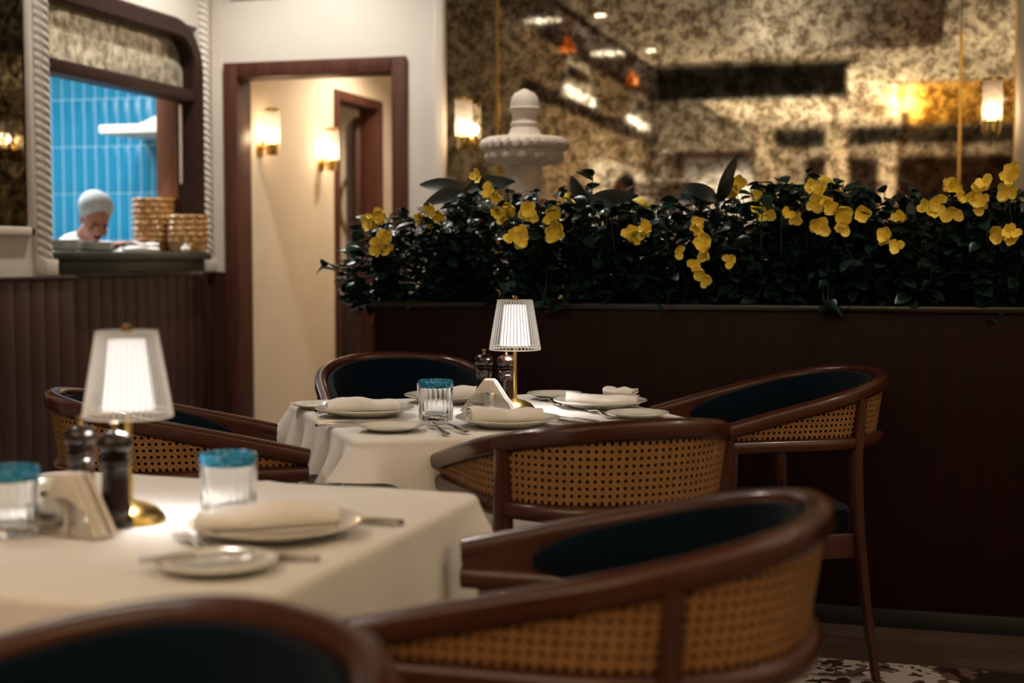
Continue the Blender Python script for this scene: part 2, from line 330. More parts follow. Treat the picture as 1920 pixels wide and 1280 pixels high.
# hatch: dark frame with a round upper corner, transom bar, glazed antique panel, counter
t = thing('serving_hatch_frame', 'dark wooden hatch frame with round upper corner around the kitchen pass', 'hatch', (XL, 0, 0))
P = [(0, 7.60, 1.18)] + [(0, 7.60, z) for z in np.linspace(1.3, 2.22, 8)] + [(0, 7.60-.24+.24*math.cos(a), 2.22+.24*math.sin(a)) for a in np.linspace(.1, PI/2, 10)] + [(0, y, 2.46) for y in np.linspace(7.2, 5.95, 8)]
obj('arch', sweep(P, [(-.055,-.09),(.055,-.09),(.055,.02),(.04,.035),(-.04,.035),(-.055,.02)], up=(1,0,0)), 'hatch_wood', t)
obj('transom_bar', box(-.10,.03,5.95,7.6,2.055,2.125,.008), 'hatch_wood', t)
obj('shutter_rail', box(-.20,-.13,5.95,7.6,2.16,2.23,.006), 'door_wood', t)
obj('transom_pane', box(-.06,-.05,5.95,7.6,2.12,2.46), 'antique_transom', t, False)
obj('jamb_lining', box(-.26,-.09,7.60,7.645,1.18,2.46,.004), 'jamb_wood', t)
obj('pull_bar', join(tube([(-.055,7.575,1.62),(-.055,7.53,1.62)], .012), tube([(-.055,7.575,2.0),(-.055,7.53,2.0)], .012), tube([(-.055,7.53,1.58),(-.055,7.53,2.04)], .011, up=(1,0,0))), 'steel', t)
t = thing('pass_counter', 'dark green stone counter of the kitchen pass', 'counter', (0, 0, 0))
obj('slab', box(-4.52,-3.995,5.97,7.545,1.135,1.18,.008), 'stone_green', t); obj('apron', box(-4.46,-4.03,5.98,7.53,1.07,1.136,.006), 'stone_green', t)
# white rope-carved trims beside the hatch and framed dark mirror
def rope(y, x, z0, z1, r=.046):
    V = []; F = []; n = 24; N = int((z1-z0)/.006)
    for k in range(N+1):
        z = z0+(z1-z0)*k/N
        for i in range(n):
            a = 2*PI*i/n; q = r*(.74+.26*abs(math.sin(1.5*a+z*80))); V.append((x+q*math.cos(a), y+q*math.sin(a), z))
    for k in range(N):
        for i in range(n): F.append((k*n+i, k*n+(i+1) % n, (k+1)*n+(i+1) % n, (k+1)*n+i))
    return V, F
for nm, y, x, lab in (('rope_column', 5.855, -3.98, ''), ('rope_column.001', 7.70, XL+.005, '')):
    o = struct('trim_rope', rope(y, x, 1.14, HS), 'trim_white', True)
    struct('plinth', box(x-.045, x+.05, y-.05, y+.05, 1.063, 1.14, .006), 'trim_white', True, parent=o)
struct('trim_corner', box(-4.085, -4.02, WALL-.012, WALL, 1.06, HS, .003), 'trim_white')
t = thing('wall_mirror', 'dark antique mirror in cream moulded frame at the left edge', 'mirror', (-3.98, 0, 0))
obj('pane', box(0,.012,4.6,5.72,1.29,3.0), 'antique_dark', t, False)
obj('frame', join(box(0,.03,4.6,5.76,1.25,1.29,.008), box(0,.03,5.72,5.76,1.25,3.0,.008)), 'trim_white', t)
# white pilasters and antique mirror panels of the back wall, brass joints
struct('trim_pilaster', box(-2.675, -2.603, WALL-.05, WALL, 0, HC-.03, .02), 'trim_white')
struct('trim_pilaster.001', box(.452, .60, WALL-.05, WALL, 0, HC, .02), 'trim_white')
for (a, b, lab) in ((-2.60, -2.303, 'narrow antique mirror panel behind the wall lamp next to the doorway'), (-2.297, .18, 'wide mottled antique mirror panel reflecting the dining room'), (.187, .45, 'narrow antique mirror panel behind the wall lamp at the right edge')):
    t = thing('mirror_panel', lab, 'mirror', (a, WALL, 0), 0, 'antique mirror panels')
    obj('pane', box(0, b-a, -.02, -.001, .3, HC), 'antique_mirror', t, False)
for x in (-2.30, .183, .452): 
    struct('trim_brass_joint', box(x-.009, x+.009, WALL-.032, WALL-.015, .3, 2.3 if x < .3 and x > 0 else HC), 'brass')
struct('trim_picture_rail', box(-3.95, -2.95, WALL-.02, WALL, 2.682, 2.73), 'trim_white')

# ------------------------------------------------------------------ lamps of the room
def downlight(x, y, z, lab, e=1., spot=95, tilt=(0,0,0)):
    t = thing('recessed_downlight', lab, 'downlight', (x, y, z), 0, 'recessed downlights')
    obj('trim_ring', lathe([(.062,0),(.062,-.006),(.045,-.008),(.045,0)], 24, cap=False), 'trim_white', t); obj('lens', lathe([(.044,-.004),(.044,-.002)], 20), 'downlight', t)
    light('downlight_beam', 'SPOT', t, (0,0,-.03), LAMP['down']*e, (1,.91,.81), tilt, .045, R(spot), .6)
downlight(-2.45, 4.40, HC, 'recessed ceiling downlight above the aisle, nearest the mirror wall', 1.3, 100, (0,R(-30),0))
downlight(-2.42, 2.40, HC, 'recessed ceiling downlight above the aisle beside the near table', .9)
downlight(-2.40, .40, HC, 'recessed ceiling downlight above the aisle beside the camera', .6)
downlight(-.95, -4.78, HC, 'recessed ceiling downlight near the far end columns', 1.0)
downlight(-1.55, 5.45, HC-.03, 'recessed ceiling downlight added to brighten the stone fountain', 1.5, 85)  # fixture added where the mirror doesn't show it, to light the fountain
downlight(1.0, 3.6, HC, 'recessed ceiling downlight added at the right to brighten the flowers', .7, 80, (0,R(38),0))  # beam added outside the mirror view for the flowers and chair
downlight(-1.2, 7.1, HC, 'recessed ceiling downlight in front of the wide antique mirror', .5)
downlight(.9, -2.6, HC-.02, 'recessed ceiling downlight within the gold ceiling panel', .6)
for y, e, lab in ((6.9, 1, 'recessed downlight in the brown soffit washing the door wall'), (5.0, .35, 'recessed downlight in the brown soffit before the kitchen hatch'), (-2.9, .55, 'recessed downlight in the brown soffit added to brighten the left wall behind the camera'), (-4.9, .7, 'recessed downlight in the brown soffit added to brighten the far end of the left wall')):
    t = thing('wall_washer', lab, 'downlight', (-3.35, y, HS), 0, 'wall washers')  # the last two are added to brighten the mirrored left wall
    obj('trim_ring', lathe([(.07,0),(.07,-.006),(.05,-.008),(.05,0)], 24, cap=False), 'trim_white', t); obj('lens', lathe([(.049,-.004),(.049,-.002)], 20), 'downlight', t)
    light('washer_beam', 'SPOT', t, (0,0,-.03), LAMP['wash']*e, (1,.92,.82), (0,0,0), .06, R(120), .7)
for (x, y, lab) in ((-3.83, 1.09, 'oval light glowing in the brown soffit, nearer one'), (-3.62, -1.43, 'oval light glowing in the brown soffit, farther one')):
    t = thing('soffit_light', lab, 'ceiling light', (x, y, HS), 0, 'soffit lights')
    obj('bezel', xf(lathe([(.27,0),(.27,-.012),(.24,-.015)], 32), (0,0,0), (0,0,0), (1,.55,1)), 'ceiling_brown', t); obj('lens', xf(lathe([(.235,-.02),(.235,-.016)], 32), (0,0,0), (0,0,0), (1,.55,1)), 'soffit_light', t)
for (x, y, lab) in ((-3.73, .26, 'small amber glass pendant under the brown soffit, nearer one'), (-3.63, -2.84, 'small amber glass pendant under the brown soffit, farther one')):
    t = thing('amber_pendant', lab, 'pendant lamp', (x, y, HS), 0, 'amber pendants')
    obj('cord', tube([(0,0,0),(0,0,-.06)], .004, up=(1,0,0)), 'black', t); obj('shade', lathe([(.09,-.22),(.085,-.2),(.05,-.12),(.02,-.06),(.001,-.055)], 20), 'amber', t)
# uplight bowls on stands out of view, added to brighten the mirrored ceiling
for (x, y, e, lab) in ((-1.7, -1.0, 1, 'low brass uplighter added behind the camera, nearest one'), (-1.3, -4.0, .55, 'low brass uplighter added at the far end of the room'), (1.9, 2.2, .5, 'low brass uplighter added to the right of the camera')):
    t = thing('fill_uplighter', lab, 'fill lamp', (x, y, 0), 0, 'added brass uplighters')
    obj('base', lathe([(.16,0),(.16,.02),(.03,.04)], 28), 'brass', t); obj('pole', lathe([(.014,.03),(.014,1.0)], 12), 'brass', t)
    obj('bowl', lathe([(.02,.99),(.10,1.02),(.17,1.09),(.16,1.09),(.09,1.035),(.001,1.01)], 28, cap=False), 'brass', t)
    light('fill_uplight', 'AREA', t, (0,0,1.07), LAMP['fill_uplight']*e, (1,.84,.62), (PI,0,0), .22, shape='DISK')
t = thing('added_cove_light', 'brass trough light added to brighten the gold ceiling panel', 'ceiling light', (-.2, -3.2, 2.78))  # trough fixture added to brighten the gold panel in the mirror
obj('trough', join(box(-.06,.06,-2.2,2.2,-.03,-.02), box(-.06,-.05,-2.2,2.2,-.03,.04), box(.05,.06,-2.2,2.2,-.03,.04)), 'brass', t)
for y in (-2.0, 2.0): obj('hanger', tube([(0,y,-.02),(0,y,.26)], .006, up=(1,0,0)), 'brass', t)
light('added_cove_beam', 'AREA', t, (0,0,0), LAMP['gold'], (1,.78,.45), (PI,R(12),0), .09, shape='RECTANGLE', size_y=4.2)
def sconce(lab, loc, rz, e=1.):
    t = thing('wall_sconce', lab, 'wall lamp', loc, rz, 'brass and ribbed glass wall sconces')   # projects along local -y
    obj('backplate', xf(lathe([(.05,0),(.05,.012),(.035,.018)], 24), (0,0,-.10), (PI/2,0,0)), 'brass', t)
    obj('arm', tube([(0,-.005,-.10),(0,-.085,-.10)], .012, up=(1,0,0)), 'brass', t)
    obj('cup', lathe([(.012,-.148),(.036,-.145),(.038,-.14),(.038,-.075),(.03,-.07)], 28), 'brass', t, loc=(0,-.085,0))
    obj('glass_tube', lathe([(.046,-.075),(.046,.13)], 48, lambda a, k: 1+.05*math.cos(16*a), cap=False), 'sconce_glass', t, loc=(0,-.085,0))
    obj('top_ring', lathe([(.049,.125),(.049,.14),(.04,.142),(.04,.125)], 28, cap=False), 'brass', t, loc=(0,-.085,0))
    obj('bulb', ell((0,0,-.02), (.024,.024,.038)), 'bulb', t, loc=(0,-.085,0))
    light('sconce_glow', 'POINT', t, (0,-.085,-.02), LAMP['sconce']*e, (1,.70,.42), size=.035)
sconce('brass wall sconce with ribbed glass on the mirror beside the doorway', (-2.475, WALL-.02, 1.90), 0)
sconce('brass wall sconce with ribbed glass on the mirror at the far right', (.338, WALL-.02, 1.915), 0, .8)
sconce('brass wall sconce inside the corridor nearest the door jamb', (CX, 8.06, 1.92), R(90), 1.2)
sconce('brass wall sconce inside the corridor beside the inner doorway', (CX, 8.98, 1.88), R(90), 1.4)
t = thing('corridor_light', 'recessed ceiling light in the corridor behind the doorway', 'downlight', (-3.3, 9.3, 2.8))
obj('trim_ring', lathe([(.09,0),(.09,-.006),(.07,-.008),(.07,0)], 24, cap=False), 'trim_white', t); obj('lens', lathe([(.069,-.004),(.069,-.002)], 20), 'downlight', t)
light('corridor_beam', 'SPOT', t, (0,0,-.03), LAMP['corridor']*4, (1,.85,.66), (0,0,0), .1, R(150), .5)
t = thing('washroom_light', 'recessed ceiling light in the washroom', 'downlight', (-4.9, 11.2, 2.8))
obj('trim_ring', lathe([(.09,0),(.09,-.006),(.07,-.008),(.07,0)], 24, cap=False), 'trim_white', t); obj('lens', lathe([(.069,-.004),(.069,-.002)], 20), 'downlight', t)
light('washroom_beam', 'SPOT', t, (0,0,-.03), LAMP['corridor']*3, (1,.85,.66), (0,0,0), .1, R(150), .5)
t = thing('lobby_light', 'recessed ceiling light in the far lobby', 'downlight', (-3.0, YF-.8, 2.85))
obj('trim_ring', lathe([(.09,0),(.09,-.006),(.07,-.008),(.07,0)], 24, cap=False), 'trim_white', t); obj('lens', lathe([(.069,-.004),(.069,-.002)], 20), 'downlight', t)
light('lobby_beam', 'SPOT', t, (0,0,-.03), LAMP['corridor']*4, (1,.9,.8), (0,0,0), .1, R(150), .5)
#@@PART2
# ------------------------------------------------------------------ chairs
CA, CL, CB, CN = .2652, .5639, .3064, 2.34
def ushape(a, b, n=CN, L=CL, narm=16, nth=56, ext=0.):
    th = np.linspace(0, PI, nth); c = np.cos(th); s = np.sin(th)
    x = a*np.sign(c)*np.abs(c)**(2/n); y = b*np.abs(s)**(2/n); f = L-CB+ext
    arm = np.linspace(-f, 0, narm)[:-1]
    P = np.stack([np.r_[np.full(narm-1, a), x, np.full(narm-1, -a)], np.r_[arm, y, arm[::-1]]], -1)
    d = np.r_[0, np.cumsum(np.hypot(*np.diff(P, axis=0).T))]; q = np.linspace(0, d[-1], 110)
    return np.stack([np.interp(q, d, P[:, 0]), np.interp(q, d, P[:, 1])], -1)
def chair_proto():
    t = thing('dining_chair', '', 'chair', (0,0,0), 0, 'cane barrel armchairs')
    top = ushape(CA, CB); zt = .6915+(.8194-.6915)*((top[:, 1]+(CL-CB))/CL)
    TP = np.c_[top, zt]
    def prof(i, u):
        e = min(u, 1-u); k = min(1, e/.10); w_, h_ = .019+.004*(1-k), .021-.001*(1-k)
        pts = []
        for j in range(18):
            a = 2*PI*j/18; r = 1-.07*math.cos(6*a)*k; n = .78
            pts.append((w_*r*math.copysign(abs(math.cos(a))**n, math.cos(a)), h_*r*math.copysign(abs(math.sin(a))**n, math.sin(a))))
        return pts
    obj('top_rail', sweep(TP, prof), 'chair_wood', t, sm=50)
    low = ushape(CA-.008, CB-.018); LP = np.c_[low, np.full(len(low), .654)]
    pl = [(.024*math.copysign(abs(math.cos(a))**.7, math.cos(a)), 0.019*math.copysign(abs(math.sin(a))**.7, math.sin(a))) for a in np.linspace(0, 2*PI, 15)[:-1]]
    obj('lower_rail', sweep(LP, pl), 'chair_wood', t)
    # cane: woven strands laid over the ruled surface between the rails
    A = np.c_[ushape(CA-.006, CB-.016), np.full(110, .668)]; B = np.c_[ushape(CA+.004, CB+.004), zt-.016]
    s = np.r_[0, np.cumsum(np.linalg.norm(np.diff(A, axis=0), axis=1))]; Lt = s[-1]; h = np.maximum(B[:, 2]-A[:, 2], .001)
    ctr = np.array([0, -.05])
    def pos(ss, ww, off=0.):
        a = np.array([np.interp(ss, s, A[:, k]) for k in range(3)]).T; b = np.array([np.interp(ss, s, B[:, k]) for k in range(3)]).T
        hh = np.interp(ss, s, h); v = np.clip(ww/hh, 0, 1)[:, None]; p = a+(b-a)*v
        d = p[:, :2]-ctr; d /= np.linalg.norm(d, axis=1)[:, None]; p[:, :2] += d*off
        return p
    p_ = .0148; V = []; F = []
    def ribbon(ss, ww, nx, nw, hw, off):
        hh = np.interp(ss, s, h); ok = (ww >= 0) & (ww <= hh) & (hh > .014)
        i = 0
        while i < len(ss):
            if not ok[i]: i += 1; continue
            j = i
            while j+1 < len(ss) and ok[j+1]: j += 1
            if j > i:
                a = pos(ss[i:j+1]-nx*hw, ww[i:j+1]-nw*hw, off); b = pos(ss[i:j+1]+nx*hw, ww[i:j+1]+nw*hw, off); n0 = len(V)
                for q in range(j-i+1): V.append(a[q]); V.append(b[q])
                for q in range(j-i): F.append((n0+2*q, n0+2*q+1, n0+2*q+3, n0+2*q+2))
            i = j+1
    hw = .00125
    for k in range(0, 12):
        for e in (-.16, .16):
            ss = np.linspace(0, Lt, 130); ribbon(ss, np.full(130, (k+e)*p_), 0, 1, hw, .0012)
    for k in range(0, int(Lt/p_)+1):
        for e in (-.16, .16):
            ww = np.linspace(0, .16, 33); ribbon(np.full(33, (k+e)*p_), ww, 1, 0, hw, .0018)
    for sg in (1, -1):
        for k in range(-14, int(Lt/p_)+14):
            ww = np.linspace(0, .16, 33); ss = (k+.5)*p_+sg*ww
            m_ = (ss > 0) & (ss < Lt)
            if m_.sum() > 2: ribbon(ss[m_], ww[m_], .707, -.707*sg, hw, .0024 if sg > 0 else .003)
    o = obj('cane_webbing', (V, F), 'cane', t, False); o['kind'] = 'stuff'
    # velvet pad on the inner side
    i0, i1 = 8, 101; n = i1-i0; V = []; F = []; sec = 10
    for i in range(i0, i1+1):
        e = min(i-i0, i1-i)/8.; k = math.sin(min(1, e)*PI/2)
        d = np.array([top[i, 0], top[i, 1]])-ctr; d /= np.linalg.norm(d)
        zlo = .66+.02*(1-k); zhi = zt[i]+.004-.022*(1-k); zhi = max(zhi, zlo+.01)
        for j in range(sec):
            a = 2*PI*j/sec; c_, s_ = math.cos(a), math.sin(a)
            thick = .013*math.copysign(abs(c_)**.5, c_)*(.4+.6*k); zz = (zlo+zhi)/2+(zhi-zlo)/2*math.copysign(abs(s_)**.4, s_)
            q = top[i]-d*(.030-thick); V.append((q[0], q[1], zz))
    for i in range(n):
        for j in range(sec): F.append((i*sec+j, i*sec+(j+1) % sec, (i+1)*sec+(j+1) % sec, (i+1)*sec+j))
    F += [tuple(range(sec)), tuple(range(n*sec, (n+1)*sec))]
    obj('back_pad', (V, F), 'velvet', t)
    for sl in (slice(0, 11), slice(99, 110)):
        zm = (zt[sl]+.654)/2; hh = np.maximum((zt[sl]-.654)/2, .012)
        Pm = np.c_[top[sl]-np.sign(top[sl][:, :1])*np.array([[.013, 0]]), zm]
        obj('arm_block', sweep(Pm, lambda i, u, hh=hh: [(-.008,-hh[i]),(.008,-hh[i]),(.008,hh[i]),(-.008,hh[i])]), 'chair_wood', t)
    # legs: rear ones rise as posts to the top rail
    def leg(P, w):
        return sweep(P, lambda i, u: [(w(u)*math.copysign(abs(math.cos(a))**.55, math.cos(a)), w(u)*.8*math.copysign(abs(math.sin(a))**.55, math.sin(a))) for a in np.linspace(0, 2*PI, 13)[:-1]], up=(0,1,0))
    for sg in (1, -1):
        x = sg*CA*math.cos(R(26))**(2/CN)
        y = CB*math.sin(R(26))**(2/CN)
        obj('leg', leg([(x*1.05, y+.062, 0), (x*1.04, y+.03, .2), (x*1.02, y+.005, .42), (x*1.01, y-.004, .60), (x*1.015, y+.0, .66), (x*1.03, y+.008, .775)], lambda u: .013+.007*min(1, u*2.2)-.004*max(0, u-.75)*4), 'chair_wood', t)
        obj('leg', leg([(sg*.262, -.232, 0), (sg*.262, -.226, .25), (sg*.262, -.222, .45), (sg*.262, -.218, .65)], lambda u: .012+.008*min(1, u*2)), 'chair_wood', t)
    seat = [(.245, -.24), (.25, .08), (.215, .20), (-.215, .20), (-.25, .08), (-.245, -.24)]
    fr = join(box(-.24, .24, -.235, -.205, .34, .41, .006), box(-.20, .20, .165, .195, .34, .41, .006), box(.228, .252, -.21, .17, .34, .41, .006), box(-.252, -.228, -.21, .17, .34, .41, .006))
    obj('seat_frame', fr, 'chair_wood', t)
    V = []; F = []; rings = [(.97, .40), (1, .42), (1, .445), (.96, .465), (.7, .475), (.3, .478)]
    N = 40
    for f_, z in rings:
        for i in range(N):
            a = 2*PI*i/N; c_, s_ = math.cos(a), math.sin(a)
            V.append((.235*f_*math.copysign(abs(c_)**.5, c_), -.02+.215*f_*math.copysign(abs(s_)**.5, s_), z))
    for k in range(len(rings)-1):
        for i in range(N): F.append((k*N+i, k*N+(i+1) % N, (k+1)*N+(i+1) % N, (k+1)*N+i))
    F.append(tuple(range((len(rings)-1)*N, len(rings)*N))); F.append(tuple(reversed(range(N))))
    obj('seat_cushion', (V, F), 'velvet', t)
    return t
ch = chair_proto()
ch.location = (-.681, 2.963, 0); ch.rotation_euler.z = R(215.7); ch['label'] = 'cane barrel armchair at the middle table with its woven back to the camera'
for lab, x, y, a in (('cane armchair pulled to the right side of the middle table, beside the planter', -.408, 4.058, -60.5),
                     ('cane armchair at the left side of the middle table, behind the near lamp', -1.717, 3.094, 123.5),
                     ('armchair with navy inner back behind the middle table, against the planter', -1.526, 4.144, 29.2),
                     ('large blurred cane armchair in the right foreground beside the near table', -.425, 1.853, -89.8),
                     ('blurred foreground armchair cut by the bottom edge, navy inner back towards the camera', -.683, .897, -32.9)):
    dup(ch, lab, (x, y, 0), R(a))

# ------------------------------------------------------------------ tables and cloths
def rsq(h, rc=.03, N=60):
    P = []; Nn = []
    for q in range(4):
        a0 = q*PI/2; cx = (h-rc)*math.copysign(1, math.cos(a0+PI/4)); cy = (h-rc)*math.copysign(1, math.sin(a0+PI/4))
        for a in np.linspace(a0, a0+PI/2, 10): P.append((cx+rc*math.cos(a), cy+rc*math.sin(a))); Nn.append((math.cos(a), math.sin(a)))
        e = P[-1]; a1 = a0+PI/2; nx = (math.cos(a1), math.sin(a1)); dr = (-nx[1], nx[0]) ; Ls = 2*(h-rc)
        # straight run to the next corner
        for k in range(1, N): P.append((e[0]+dr[0]*Ls*k/N, e[1]+dr[1]*Ls*k/N)); Nn.append(nx)
    return np.array(P), np.array(Nn)
def cloth(h, z, drop, flare=.06, amp=.012, nf=9, cf=.35, ph=0., thick=.0016, rows=14, crease=True, er=.014, right=True):
    P, Nn = rsq(h); n = len(P); V = []; F = []
    s = np.r_[0, np.cumsum(np.hypot(*np.diff(P, axis=0).T))]; per = s[-1]
    cor = [(h*sx, h*sy) for sx in (1,-1) for sy in (1,-1)]
    dc = np.min([np.hypot(P[:, 0]-c[0], P[:, 1]-c[1]) for c in cor], axis=0); cw = np.exp(-(dc/.07)**2)*np.array([1. if (p[0] < 0 or right) else .05 for p in P]); flare = np.array([flare if (p[0] < .9*h or right) else flare*.2 for p in P])
    rings = []
    for f_ in (0.02, .12, .25, .4, .55, .7, .82, .92, 1.0):
        q = P*f_; zz = np.full(n, z)
        if crease:
            zz = zz+.0022*np.exp(-((q[:, 0]-.03)/.012)**2)+.0022*np.exp(-((q[:, 1]+.05)/.012)**2)+.0012*np.sin(q[:, 0]*23+ph)*np.sin(q[:, 1]*19)
        rings.append(np.c_[q, zz])
    for a in (25, 50, 75, 90):
        rings.append(np.c_[P+Nn*er*math.sin(R(a)), np.full(n, z-er*(1-math.cos(R(a))))])
    D = np.array([drop(P[i, 0]/h, P[i, 1]/h) for i in range(n)])
    wave = np.sin(2*PI*nf*4*s/per+ph)+.5*np.sin(2*PI*nf*2.6*s/per+1.3+ph)
    for k in range(1, rows+1):
        u = k/rows; d = D*u
        off = er+(flare+cf*cw)*d+amp*wave*(1-.5*cw)*np.minimum(1, d/.12)*(.4+.6*u)
        off = np.maximum(off, er*.6)
        rings.append(np.c_[P+Nn*off[:, None], z-er-d])
    for r in rings: V += [tuple(q) for q in r]
    V.append((0, 0, z)); c0 = len(V)-1
    for i in range(n): F.append((c0, i, (i+1) % n))
    for k in range(len(rings)-1):
        for i in range(n): F.append((k*n+i, (k+1)*n+i, (k+1)*n+(i+1) % n, k*n+(i+1) % n))
    return V, F
def table(lab, cx, cy, rot, h):
    t = thing('dining_table', lab, 'table', (cx, cy, 0), rot)
    obj('table_top', box(-h+.012, h-.012, -h+.012, h-.012, .715, .742, .006), 'planter_wood', t)
    obj('column', lathe([(.05,.03),(.045,.1),(.04,.6),(.06,.69),(.12,.715)], 24), 'black', t)
    obj('foot', join(box(-.3,.3,-.035,.035,0,.03,.008), box(-.035,.035,-.3,.3,0,.03,.008)), 'black', t)
    return t
TM = (-1.071, 3.513, R(34.5)); TN = (-1.165, 1.90, R(-2))
table('square dining table in the middle under two white cloths', *TM[:2], TM[2], .432)
table('square dining table in the left foreground under a white cloth', *TN[:2], TN[2], .42)
o = obj('tablecloth', cloth(.432, .7445, lambda x, y: .50, .03, .010, 7, .12, .4, crease=False, right=False), 'cloth', loc=(TM[0], TM[1], 0), rot=(0,0,TM[2])); tag(o, 'long white under cloth hanging below the topper of the middle table', 'tablecloth')
def dm(x, y):
    d = .155+.03*math.sin(3*x+1)+.02*math.sin(5*y)
    d -= .075*math.exp(-((x+1)**2+(y+1)**2)/.12)
    d += .05*math.exp(-((x+.3)**2+(y+1)**2)/.06)
    return d
o = obj('tablecloth', cloth(.436, .750, dm, .20, .022, 5, .55, 1.1, right=False), 'cloth', loc=(TM[0], TM[1], 0), rot=(0,0,TM[2])); tag(o, 'short white topper cloth with a folded corner on the middle table', 'tablecloth')
o = obj('tablecloth', cloth(.424, .750, lambda x, y: .20+.02*math.sin(4*x)+.02*math.cos(3*y), .09, .007, 4, .40, 2.0), 'cloth', loc=(TN[0], TN[1], 0), rot=(0,0,TN[2])); tag(o, 'white tablecloth on the near table in the left foreground', 'tablecloth')
TZ = .7515

# ------------------------------------------------------------------ tableware
def table_lamp(lab, x, y):
    t = thing('table_lamp', lab, 'lamp', (x, y, TZ), 0, 'ribbed table lamps')
    obj('base', lathe([(.056,0),(.056,.003),(.052,.010),(.042,.020),(.026,.028),(.012,.031),(.007,.034)], 36), 'brass', t)
    obj('pole', lathe([(.0055,.03),(.0055,.27)], 14), 'brass', t)
    obj('diffuser', lathe([(.040,.172),(.028,.278),(.001,.2785)], 36, cap=False), 'shade_inner', t)
    z0, z1, r0, r1 = .162, .290, .0665, .0455
    V = []; F = []; n = 42
    parts = []
    for i in range(n):
        a = 2*PI*i/n; c_, s_ = math.cos(a), math.sin(a)
        parts.append(tube([(r0*c_, r0*s_, z0+.002), (r1*c_, r1*s_, z1-.002)], .0013, 5, up=(s_, -c_, .01)))
    o = obj('shade_ribs', join(*parts), 'shade_rib', t); o['kind'] = 'stuff'
    obj('shade', lathe([(r0,z0),(r1,z1)], 52, cap=False), 'shade_clear', t)
    for r, z in ((r0, z0), (r0-.0012, z0+.008), (r1, z1)): obj('shade_rim', sweep([(r*math.cos(a), r*math.sin(a), z) for a in np.linspace(0, 2*PI, 49)[:-1]], circ(.0016, 6), closed=True), 'shade_rib', t)
    obj('cap', join(lathe([(.044,.2885),(.044,.2905),(.012,.292)], 28), lathe([(.008,.292),(.008,.300),(.006,.302)], 14)), 'dark_brass', t)
    light('lamp_glow', 'SPOT', t, (0,0,.166), LAMP['table']*7, (1,.94,.88), (0,0,0), .03, R(150), .9)
    light('lamp_halo', 'POINT', t, (0,0,.225), LAMP['table'], (1,.94,.88), (0,0,0), .03)
    return t
tl = table_lamp('lit ribbed-shade brass table lamp on the middle table', -1.013, 3.561)
dup(tl, 'lit ribbed-shade brass table lamp on the near table', (-1.157, 1.912, TZ))
def mill(lab, x, y, rz=0):
    t = thing('pepper_mill', lab, 'pepper mill', (x, y, TZ), rz, 'dark wooden mills')
    obj('body', lathe([(.0255,0),(.0265,.004),(.0265,.010),(.024,.016),(.022,.020),(.0235,.026),(.0225,.032),(.020,.055),(.0185,.075),(.019,.085),(.0225,.092),(.0205,.0945),(.0225,.098),(.0225,.102),(.019,.105)], 32), 'mill_wood', t)
    obj('head', lathe([(.018,.105),(.0215,.109),(.0215,.112),(.018,.1145),(.023,.118),(.0262,.124),(.0262,.130),(.024,.136),(.018,.1415),(.010,.1445),(.004,.1455)], 32), 'mill_wood', t)
    obj('finial', lathe([(.004,.145),(.0045,.147),(.003,.150),(.0065,.1555),(.0065,.158),(.003,.159)], 16), 'dark_brass', t)
    return t
ml_ = mill('dark pepper mill on the middle table, left of the pair', -1.111, 3.605)
dup(ml_, 'dark pepper mill on the middle table, against the lamp pole', (-1.046, 3.592, TZ), .6)
dup(ml_, 'dark blurred pepper mill on the near table, left of the pair', (-1.242, 1.915, TZ), .2)
dup(ml_, 'dark blurred pepper mill on the near table, beside the lamp pole', (-1.148, 1.858, TZ), .9)
def holder(lab, x, y, rz, seed, text):
    t = thing('napkin_holder', lab, 'napkin holder', (x, y, TZ), rz)
    def half(yy, th_):
        pts = [(.064*math.cos(a), .052*math.sin(a)+.004) for a in np.linspace(0, PI, 25)]
        V = [(p[0], yy, p[1]) for p in pts]+[(p[0], yy+th_, p[1]) for p in pts]; n = 25
        F = [tuple(range(n)), tuple(reversed(range(n, 2*n)))]+[(i, i+n, (i+1) % n+n, (i+1) % n) for i in range(n)]
        return V, F
    obj('plate', half(-.021, .0012), 'steel', t); obj('plate', half(.02, .0012), 'steel', t)
    obj('base', box(-.068,.068,-.021,.0212,0,.005,.001), 'steel', t)
    obj('strap', box(-.003,.021,-.0235,-.0212,0,.057,.0006), 'steel', t)
    r = random.Random(seed)
    for k in range(5):
        yy = -.0185+k*.0078; dx = r.uniform(-.006,.006); hh = .088+r.uniform(-.004,.003)
        V = [(-.072+dx,yy,.006),(.072+dx,yy,.006),(.018+dx,yy+.001,hh),(-.008+dx,yy+.001,hh)]; V += [(a, b+.0062, c) for a, b, c in V]
        obj('paper_napkin', (V, [(0,1,2,3),(7,6,5,4),(0,4,5,1),(1,5,6,2),(2,6,7,3),(3,7,4,0)]), 'paper', t, False)
    if text:
        cu = bpy.data.curves.new('lettering', 'FONT'); cu.body = text; cu.size = .0155; cu.shear = .45; cu.extrude = .0002; cu.align_x = 'CENTER'; cu.space_character = .92
        to = bpy.data.objects.new('lettering', cu); COL.objects.link(to); dg = bpy.context.evaluated_depsgraph_get()
        me = bpy.data.meshes.new_from_object(to.evaluated_get(dg)); bpy.data.objects.remove(to); me.materials.clear(); me.materials.append(MT['steel_dark'])
        link('lettering', me, t, (-.030, -.0216, .022), (PI/2, R(-4), 0))
holder('steel half-round napkin holder with engraved script on the middle table', -1.06, 3.485, R(2), 3, 'Calypso')
holder('blurred napkin holder full of paper napkins on the near table', -1.187, 1.80, R(-16), 5, 'Calypso')
